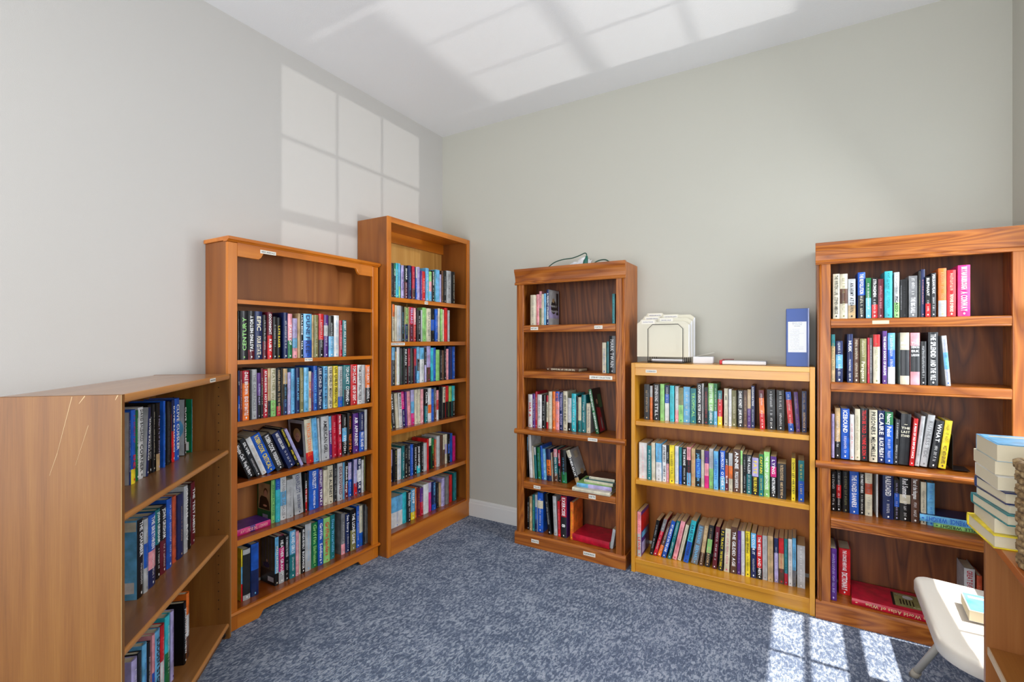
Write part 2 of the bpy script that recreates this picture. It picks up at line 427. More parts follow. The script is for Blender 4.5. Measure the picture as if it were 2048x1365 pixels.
def arched_case():
    r = root('bookcase', (0.203, -1.81, 0), R(90), 'cherry bookcase with scalloped top rail and bracket foot on the left wall', 'bookcase')
    W, H, DP = 0.925, 1.835, 0.200
    for a in (0.004, W - 0.024):
        b = MB(); b.box(a, a + 0.02, 0.018, DP, 0, 1.8165); b.build('side_panel', cherry_s, r, 0.001)
    b = MB(); b.box(0.024, W - 0.024, DP - 0.010, DP - 0.004, 0.06, 1.8165); b.build('back_panel', wood('cherry_backing', [(0.0, (136, 76, 28)), (0.5, (156, 92, 36)), (1.0, (172, 108, 48))], 'z', 0.8, 0.5, 1, 0.5, 0.05, 0.35), r)
    for a in (0.0, W - 0.045):
        b = MB(); b.box(a, a + 0.045, 0, 0.018, 0, 1.81); b.build('stile', cherry_v, r, 0.002)
    def ogee(u0, z0, u1, z1, n=8):
        return [(u0 + (u1 - u0) * i / n, z0 + (z1 - z0) * (0.5 - 0.5 * math.cos(math.pi * i / n))) for i in range(n + 1)]
    lo, hi = 1.748, 1.782
    pr = [(0.045, 1.812), (0.045, lo)] + [(0.150, lo - 0.001)] + ogee(0.155, lo + 0.004, 0.180, hi) + ogee(0.748, hi, 0.773, lo + 0.004) + [(0.778, lo - 0.001), (W - 0.045, lo), (W - 0.045, 1.812)]
    b = MB(); b.extrude(pr, 0.001, 0.017, lambda p, q, a: (p, a, q)); b.build('top_rail', cherry_h, r, 0.001)
    b = MB()
    pr = [(0.03, 1.812), (0.03, H), (-0.012, H), (-0.016, H - 0.006), (-0.014, H - 0.014), (-0.004, H - 0.019), (0.0, 1.812)]
    b.extrude(pr, -0.004, W + 0.008, lambda p, q, a: (a, p, q)); b.box(-0.004, W + 0.008, 0.03, DP, H - 0.018, H)
    b.build('top_moulding', cherry_h, r, 0.0006)
    for z, th in ((1.546, 0.02), (1.260, 0.02), (0.970, 0.024), (0.680, 0.024), (0.413, 0.028)):
        b = MB(); b.box(0.025, W - 0.025, 0.004, DP - 0.011, z - th, z, 0)
        b.box(0.046, W - 0.046, 0.0025, 0.005, z - th, z - 0.0008, 1)
        b.build('shelf', [cherry_shelf, cherry_h], r)
    b = MB(); b.box(0.025, W - 0.025, 0.01, DP - 0.011, 0.062, 0.085); b.build('bottom_shelf', cherry_shelf, r)
    b = MB(); pr = [(0.01, 0.068)] + [(0.01, 0.088)] + half_round(-0.001, 0.068, 0.088, 0.012)[::-1]
    b.extrude(pr, 0.0, W + 0.008, lambda p, q, a: (a, p, q)); b.build('base_bead', cherry_h, r)
    f = 0.030
    pr = [(0.045, 0.068), (0.045, 0.001), (0.150, 0.0)] + ogee(0.152, 0.004, 0.178, f) + ogee(0.765, f, 0.791, 0.004) + [(0.793, 0.0), (W - 0.045, 0.001), (W - 0.045, 0.068)]
    b = MB(); b.extrude(pr, 0.001, 0.017, lambda p, q, a: (p, a, q)); b.build('apron', cherry_h, r, 0.0008)
    shelf_label(r, 0.198, 0.001, 1.788, 0.082, 0.017, 'NEW ARRIVALS')
    shelf_label(r, 0.428, 0.0025, 1.250, 0.048, 0.017, 'FICTION')
    return r
c2 = arched_case()
def tall_case():
    r = root('bookcase', (0.26, -0.872, 0), R(90), 'tallest cherry bookcase with pale plywood back, in the room corner', 'bookcase')
    W, H, DP = 0.865, 2.13, 0.257
    for a in (0.0, W - 0.022):
        b = MB(); b.box(a, a + 0.022, 0.0, DP, 0, H - 0.001); b.build('side_panel', cherry_s, r, 0.001)
    for a in (0.0, W - 0.030):
        b = MB(); b.box(a, a + 0.030, -0.012, 0.0, 0, H - 0.0005); b.build('stile', cherry_v, r, 0.0012)
    b = MB(); b.box(0.022, W - 0.022, DP - 0.010, DP - 0.004, 0.05, 2.1); b.build('back_panel', ply_m, r)
    b = MB(); b.box(0.022, W - 0.022, 0.0, DP - 0.004, H - 0.020, H); b.build('top_panel', cherry_h, r, 0.001)
    b = MB(); b.box(0.030, W - 0.030, -0.012, 0.002, H - 0.036, H - 0.0005); b.build('top_rail', cherry_h, r, 0.001)
    b = MB(); b.box(0.022, W - 0.022, DP - 0.030, DP - 0.011, 2.035, H - 0.02); b.build('back_cleat', cherry_h, r, 0.001)
    for z in (1.628, 1.346, 1.066, 0.780, 0.432):
        b = MB(); b.box(0.023, W - 0.023, 0.004, DP - 0.011, z - 0.028, z, 0)
        b.box(0.023, W - 0.023, 0.001, 0.0045, z - 0.028, z - 0.0008, 1)
        b.build('shelf', [cherry_shelf, cherry_h], r)
    b = MB(); b.box(0.023, W - 0.023, 0.0, DP - 0.011, 0.107, 0.135); b.build('bottom_shelf', cherry_shelf, r)
    b = MB(); b.box(0.030, W - 0.030, -0.012, 0.0, 0.0, 0.125); b.build('kick_board', cherry_h, r, 0.0012)
    shelf_label(r, 0.375, 0.001, 1.612, 0.034, 0.02, 'TRUE')
    shelf_label(r, 0.100, 0.001, 1.331, 0.128, 0.017, 'LARGE PRINT FICTION')
    return r
c3 = tall_case()

# low maple bookcase, set at an angle in front of the left wall
def maple_case():
    st = [(0.0, (106, 62, 18)), (0.4, (130, 80, 27)), (0.7, (142, 92, 35)), (1.0, (158, 110, 50))]
    mv = wood('maple_upright', st, 'z', 1.6, 0.5, 1, 0.3, 0.03, 0.6)
    mh = wood('maple_level', [(0.0, (132, 84, 42)), (0.5, (150, 100, 54)), (1.0, (164, 114, 66))], 'x', 1.0, 0.3, 1, 0.35, 0.4, 0.5)
    nose = wood('maple_nosing', [(0.0, (172, 112, 52)), (0.5, (190, 128, 66)), (1.0, (204, 144, 80))], 'x', 1.0, 0.35, 1, 0.3, 0.2, 0.5)
    band = mat('pale_edge_band', (205, 175, 120), 0.4)
    a = math.atan2(0.7248, -0.689)
    r = root('bookcase', (0.8415, -2.4518, 0), a, 'low maple-look bookcase at left, scratched side panel towards the camera', 'bookcase')
    W, H, DP = 0.883, 1.2, 0.302
    for k, u in enumerate((0.0, W - 0.018)):
        b = MB(); b.box(u, u + 0.018, 0.0, DP, 0, H); o = b.build('side_panel', mv, r, 0.0008)
        e = MB(); e.box(u + 0.0, u + 0.0022, -0.0006, 0.0, 0, H) if k == 0 else e.box(u + 0.0158, u + 0.018, -0.0006, 0, 0, H); e.build('edge_band', band, o)
        if k == 0:
            sc = MB()
            # scratches on the outside of the near panel: (v, z) ends
            for (v0, z0, v1, z1, w) in ((0.116, 1.198, 0.150, 1.045, 0.0007), (0.150, 1.045, 0.168, 0.985, 0.0005), (0.086, 1.199, 0.100, 1.178, 0.0011), (0.008, 1.199, 0.014, 1.186, 0.0013), (0.078, 1.118, 0.108, 1.01, 0.0004)):
                dv, dz = v1 - v0, z1 - z0; n = math.hypot(dv, dz); px, pz = -dz / n * w, dv / n * w
                sc.poly([(-0.0004, v0 - px, z0 - pz), (-0.0004, v0 + px, z0 + pz), (-0.0004, v1 + px * .4, z1 + pz * .4), (-0.0004, v1 - px * .4, z1 - pz * .4)], [(0, 1, 2, 3)])
            sc.build('scratches', mat('scratch', (214, 186, 142), 0.7), o)
        else:
            ph = MB()
            for v in (0.045, 0.225):
                for i in range(26):
                    z = 0.14 + i * 0.040
                    q = [(u - 0.0004, v + 0.0026 * math.cos(t), z + 0.0026 * math.sin(t)) for t in [math.pi * 2 * j / 8 for j in range(8)]]
                    ph.poly(q, [tuple(range(8))[::-1]])
            p = ph.build('peg_holes', dark_m, o); p['kind'] = 'stuff'
    b = MB(); b.box(0.018, W - 0.018, DP - 0.008, DP - 0.003, 0.03, H - 0.002); b.build('back_panel', mv, r)
    def brd(name, z, th, v0=0.0):
        b = MB(); b.box(0.0185, W - 0.0185, v0 + 0.008, DP - 0.009, z - th, z, 0)
        pr = [(v0 + 0.008, z - th), (v0 + 0.008, z)] + half_round(v0 + 0.006, z - th, z, 0.006)[::-1]
        b.extrude(pr, 0.0185, W - 0.0185, lambda p, q, a: (a, p, q), 1)
        return b.build(name, [mh, nose], r)
    brd('top_panel', H - 0.0005, 0.024); brd('shelf', 0.857, 0.020, 0.004); brd('shelf', 0.473, 0.020, 0.004); brd('bottom_shelf', 0.070, 0.020, 0.002)
    b = MB(); b.box(0.0185, W - 0.0185, 0.03, 0.045, 0.0, 0.05); b.build('kick_board', mv, r)
    b = MB(); b.tube([(W - 0.030, 0.022, 0.018), (W - 0.018, 0.022, 0.018)], 0.008, 12); b.build('foot_bolt', dark_m, r)
    shelf_label(r, 0.665, -0.0003, 1.188, 0.058, 0.015, 'NON-FICTION')
    return r
c1 = maple_case()

# brown bookcase in the right foreground, front towards the room
def brown_case():
    st = [(0.0, (112, 62, 24)), (0.4, (134, 78, 34)), (0.7, (146, 90, 42)), (1.0, (160, 104, 54))]
    mv = wood('walnut_upright', st, 'z', 1.0, 0.4, 1, 0.5, 0.15, 0.4)
    mh = wood('walnut_level', [(0.0, (150, 94, 38)), (0.5, (168, 110, 50)), (1.0, (182, 126, 64))], 'x', 1.0, 0.35, 1, 0.3, 0.25, 0.5)
    mt = wood('walnut_top', [(0.0, (166, 84, 28)), (0.5, (184, 98, 38)), (1.0, (196, 112, 50))], 'x', 1.0, 0.3, 1, 0.3, 0.35, 0.5)
    edge = mat('sunlit_edge', (206, 182, 150), 0.5)  # sunlight on the shelf fronts, put into the edge colour
    r = root('bookcase', (2.858, -1.42, 0), R(-93), 'low brown bookcase in the right foreground, basket and book stack on top', 'bookcase')
    W, H, DP = 0.90, 0.885, 0.26
    for u in (0.0, W - 0.018):
        b = MB(); b.box(u, u + 0.018, 0.0, DP, 0, H - 0.02, 0); b.build('side_panel', mv, r, 0.0006)
    b = MB(); b.box(0.0, W, 0.0, DP, H - 0.02, H, 0); b.build('top_panel', mt, r, 0.0015)
    b = MB(); b.box(0.018, W - 0.018, DP - 0.008, DP - 0.002, 0.0, H - 0.02); b.build('back_panel', mv, r)
    for z in (0.60, 0.33):
        b = MB(); b.box(0.0185, W - 0.0185, 0.006, DP - 0.009, z - 0.018, z, 0); b.box(0.0185, W - 0.0185, 0.003, 0.006, z - 0.018, z, 1)
        b.build('shelf', [mh, edge], r)
    b = MB(); b.box(0.0185, W - 0.0185, 0.006, DP - 0.009, 0.06, 0.078); b.build('bottom_shelf', mh, r)
    return r
c7 = brown_case()

# ------------------------------------------------------------------ books
PAL = dict(K=(9, 9, 11), D=(34, 36, 40), A=(118, 118, 120), H=(200, 202, 204), W=(238, 238, 238), E=(230, 221, 194), N=(22, 38, 88), B=(26, 88, 190),
           S=(104, 178, 222), Q=(50, 186, 200), T=(22, 118, 124), G=(20, 112, 62), L=(146, 206, 120), Y=(236, 212, 44), O=(234, 114, 36), R=(206, 26, 32),
           C=(184, 18, 48), M=(98, 22, 38), P=(88, 44, 128), V=(178, 168, 214), I=(236, 158, 168), F=(216, 34, 124), Z=(92, 60, 44), X=(194, 164, 120), J=(128, 124, 76), U=(196, 84, 52))
CN = dict(K='black', D='charcoal', A='grey', H='pale grey', W='white', E='cream', N='navy', B='blue', S='sky blue', Q='turquoise', T='teal', G='green', L='light green', Y='yellow',
          O='orange', R='red', C='crimson', M='maroon', P='purple', V='lavender', I='pink', F='magenta', Z='brown', X='tan', J='olive', U='rust')
BM = {}
for k_, c_ in PAL.items():
    m_ = mat('jacket_' + CN[k_].replace(' ', '_'), c_, 0.36, 0.4, 0, 0.12)
    nt_ = m_.node_tree
    # printed jackets: a soft mottling so neighbouring spines of one colour are not identical
    tc_ = nt_.nodes.new('ShaderNodeTexCoord'); oi_ = nt_.nodes.new('ShaderNodeObjectInfo')
    nz_ = nt_.nodes.new('ShaderNodeTexNoise'); nz_.noise_dimensions = '4D'; nz_.inputs['Scale'].default_value = 26; nz_.inputs['Detail'].default_value = 4
    mm_ = nt_.nodes.new('ShaderNodeMath'); mm_.operation = 'MULTIPLY'; mm_.inputs[1].default_value = 50
    nt_.links.new(oi_.outputs['Random'], mm_.inputs[0]); nt_.links.new(mm_.outputs[0], nz_.inputs['W']); nt_.links.new(tc_.outputs['Object'], nz_.inputs['Vector'])
    mr_ = nt_.nodes.new('ShaderNodeMapRange'); mr_.inputs[1].default_value = 0.3; mr_.inputs[2].default_value = 0.7
    mr_.inputs[3].default_value = 0.66; mr_.inputs[4].default_value = 1.34 if k_ not in 'WHE' else 1.04
    nt_.links.new(nz_.outputs['Fac'], mr_.inputs[0])
    mu_ = nt_.nodes.new('ShaderNodeMix'); mu_.data_type = 'RGBA'; mu_.blend_type = 'MULTIPLY'; mu_.inputs[0].default_value = 1
    mu_.inputs[6].default_value = srgb(*c_); nt_.links.new(mr_.outputs[0], mu_.inputs[7])
    nt_.links.new(mu_.outputs[2], nt_.nodes['Principled BSDF'].inputs['Base Color'])
    BM[k_] = m_
TX = {k_: mat('foil_' + CN[k_].replace(' ', '_'), tuple(min(255, int(q * 1.06 + 6)) for q in c_), 0.5) for k_, c_ in PAL.items()}
def page_mat(name, rgb):
    m = mat(name, rgb, 0.85, 0.2)
    nt = m.node_tree
    tc = nt.nodes.new('ShaderNodeTexCoord'); w = nt.nodes.new('ShaderNodeTexWave'); w.bands_direction = 'X'; w.inputs['Scale'].default_value = 320; w.inputs['Distortion'].default_value = 1.5
    nt.links.new(tc.outputs['Object'], w.inputs['Vector'])
    a = tuple(max(0, q - 22) for q in rgb)
    nt.links.new(ramp(nt, w.outputs['Fac'], [(0.0, a), (1.0, rgb)]), nt.nodes['Principled BSDF'].inputs['Base Color'])
    return m
pages_h = page_mat('page_edges_cream', (224, 212, 184)); pages_p = page_mat('page_edges_tan', (206, 178, 138))

def bands(s):
    out = []; i = 0
    while i < len(s):
        k = s[i]; i += 1; n = ''
        while i < len(s) and s[i].isdigit(): n += s[i]; i += 1
        out.append((k, float(n or 1)))
    t = sum(w for _, w in out)
    return [(k, w / t) for k, w in out]

def book_parts(r, th, h, d, cols, text, tc, fl, hard=True, board=None, rnd=random):
    """cover, pages and lettering; spine faces -y, thickness along x, standing on z=0."""
    bs = bands(cols); keys = list(dict.fromkeys(k for k, _ in bs))
    dom = max(keys, key=lambda k: sum(w for q, w in bs if q == k))
    board = board or dom
    allk = keys + ([board] if board not in keys else [])
    bul = min(0.004, th * 0.13) if hard else 0.0006
    n = 6 if hard else 2
    ct = 0.0022 if hard else 0.0006
    ct = min(ct, th * 0.2)
    arc = [(-th / 2 + th * i / n, bul - bul * math.sin(math.pi * i / n)) for i in range(n + 1)]
    mb = MB(); z = h
    inner = 0.0035 + bul
    for bi_, (k, w) in enumerate(bs):
        z0 = z - w * h if bi_ < len(bs) - 1 else 0.0
        mi = allk.index(k)
        pts = [(x, y, z) for x, y in arc] + [(x, y, z0) for x, y in arc]
        m = n + 1
        mb.poly(pts, [(i, i + m, i + 1 + m, i + 1) for i in range(n)], mi)
        z = z0
    bi = allk.index(board)
    # boards with thickness and the inside of the spine
    prof = [(-th / 2, bul), (-th / 2, d), (-th / 2 + ct, d), (-th / 2 + ct, inner), (th / 2 - ct, inner), (th / 2 - ct, d), (th / 2, d), (th / 2, bul)]
    p2 = [(x, y, 0) for x, y in prof] + [(x, y, h) for x, y in prof]; m = len(prof)
    mb.poly(p2, [(i + m, i + 1 + m, i + 1, i) for i in range(m - 1)], bi)
    ring = arc[1:-1][::-1]
    for zz, flip in ((0.0, False), (h, True)):
        lids = [[0, 1, 2, 3], [4, 5, 6, 7]]
        q = [(x, y, zz) for x, y in prof]
        for l in lids: mb.poly([q[i] for i in l], [(0, 1, 2, 3) if flip else (3, 2, 1, 0)], bi)
        mid = [q[0], q[3], q[4], q[7]] + [(x, y, zz) for x, y in ring]
        mb.poly(mid, [tuple(range(len(mid))) if flip else tuple(range(len(mid)))[::-1]], bi)
    cv = mb.build('cover', [BM[k] for k in allk], r)
    ins = 0.003 if hard else 0.0
    pg = MB(); pg.box(-th / 2 + ct, th / 2 - ct, inner, d - (0.004 if hard else 0.0004), ins + (0.0 if hard else 0.0003), h - ins - (0 if hard else 0.0003))
    pg.build('page_block', pages_h if hard or 'i' in fl else pages_p, r)
    t = MB(); y = -0.0006
    hh = th * (0.62 if 'b' in fl or 'C' in fl else 0.50)
    hh = min(hh, 0.022)
    parts = text.split('|')
    if 'h' in fl:
        zz = h * 0.80
        for p in ''.join(q.strip('*') + '|' for q in parts).strip('|').replace(' ', '|').split('|'):
            put_text(t, p, basis((0, y, zz), (1, 0, 0), (0, 0, 1)), th * 0.84, 0.010, 0, 1.4); zz -= 0.018
    else:
        up = 'u' in fl
        X_, Y_ = ((0, 0, 1), (-1, 0, 0)) if up else ((0, 0, -1), (1, 0, 0))
        if 'z' in fl: parts = []
        nP = len(parts)
        spans = [(0.53, 0.74)] if nP == 1 else [(0.745, 0.44), (0.29, 0.38)]
        for p, (c, L_) in zip(parts, spans):
            M = basis((0, y, h * c), X_, Y_)
            p = p.strip('*')
            if p == '~' or p == '': marks(t, M, h * L_ * rnd.uniform(0.7, 1.0), min(hh * 0.8, 0.011), rnd)
            else: put_text(t, p, M, h * L_, hh)
        if th > 0.011:   # publisher's device at the foot of the spine
            s_ = min(th * 0.17, 0.004); zc = h * 0.055
            t.poly([(s_ * math.cos(a) * rnd.uniform(0.7, 1), y, zc + s_ * 1.2 * math.sin(a)) for a in [math.pi * 2 * i / 7 for i in range(7)]], [tuple(range(7))])
    if t.f: t.build('spine_lettering', TX[tc], r)
    return cv

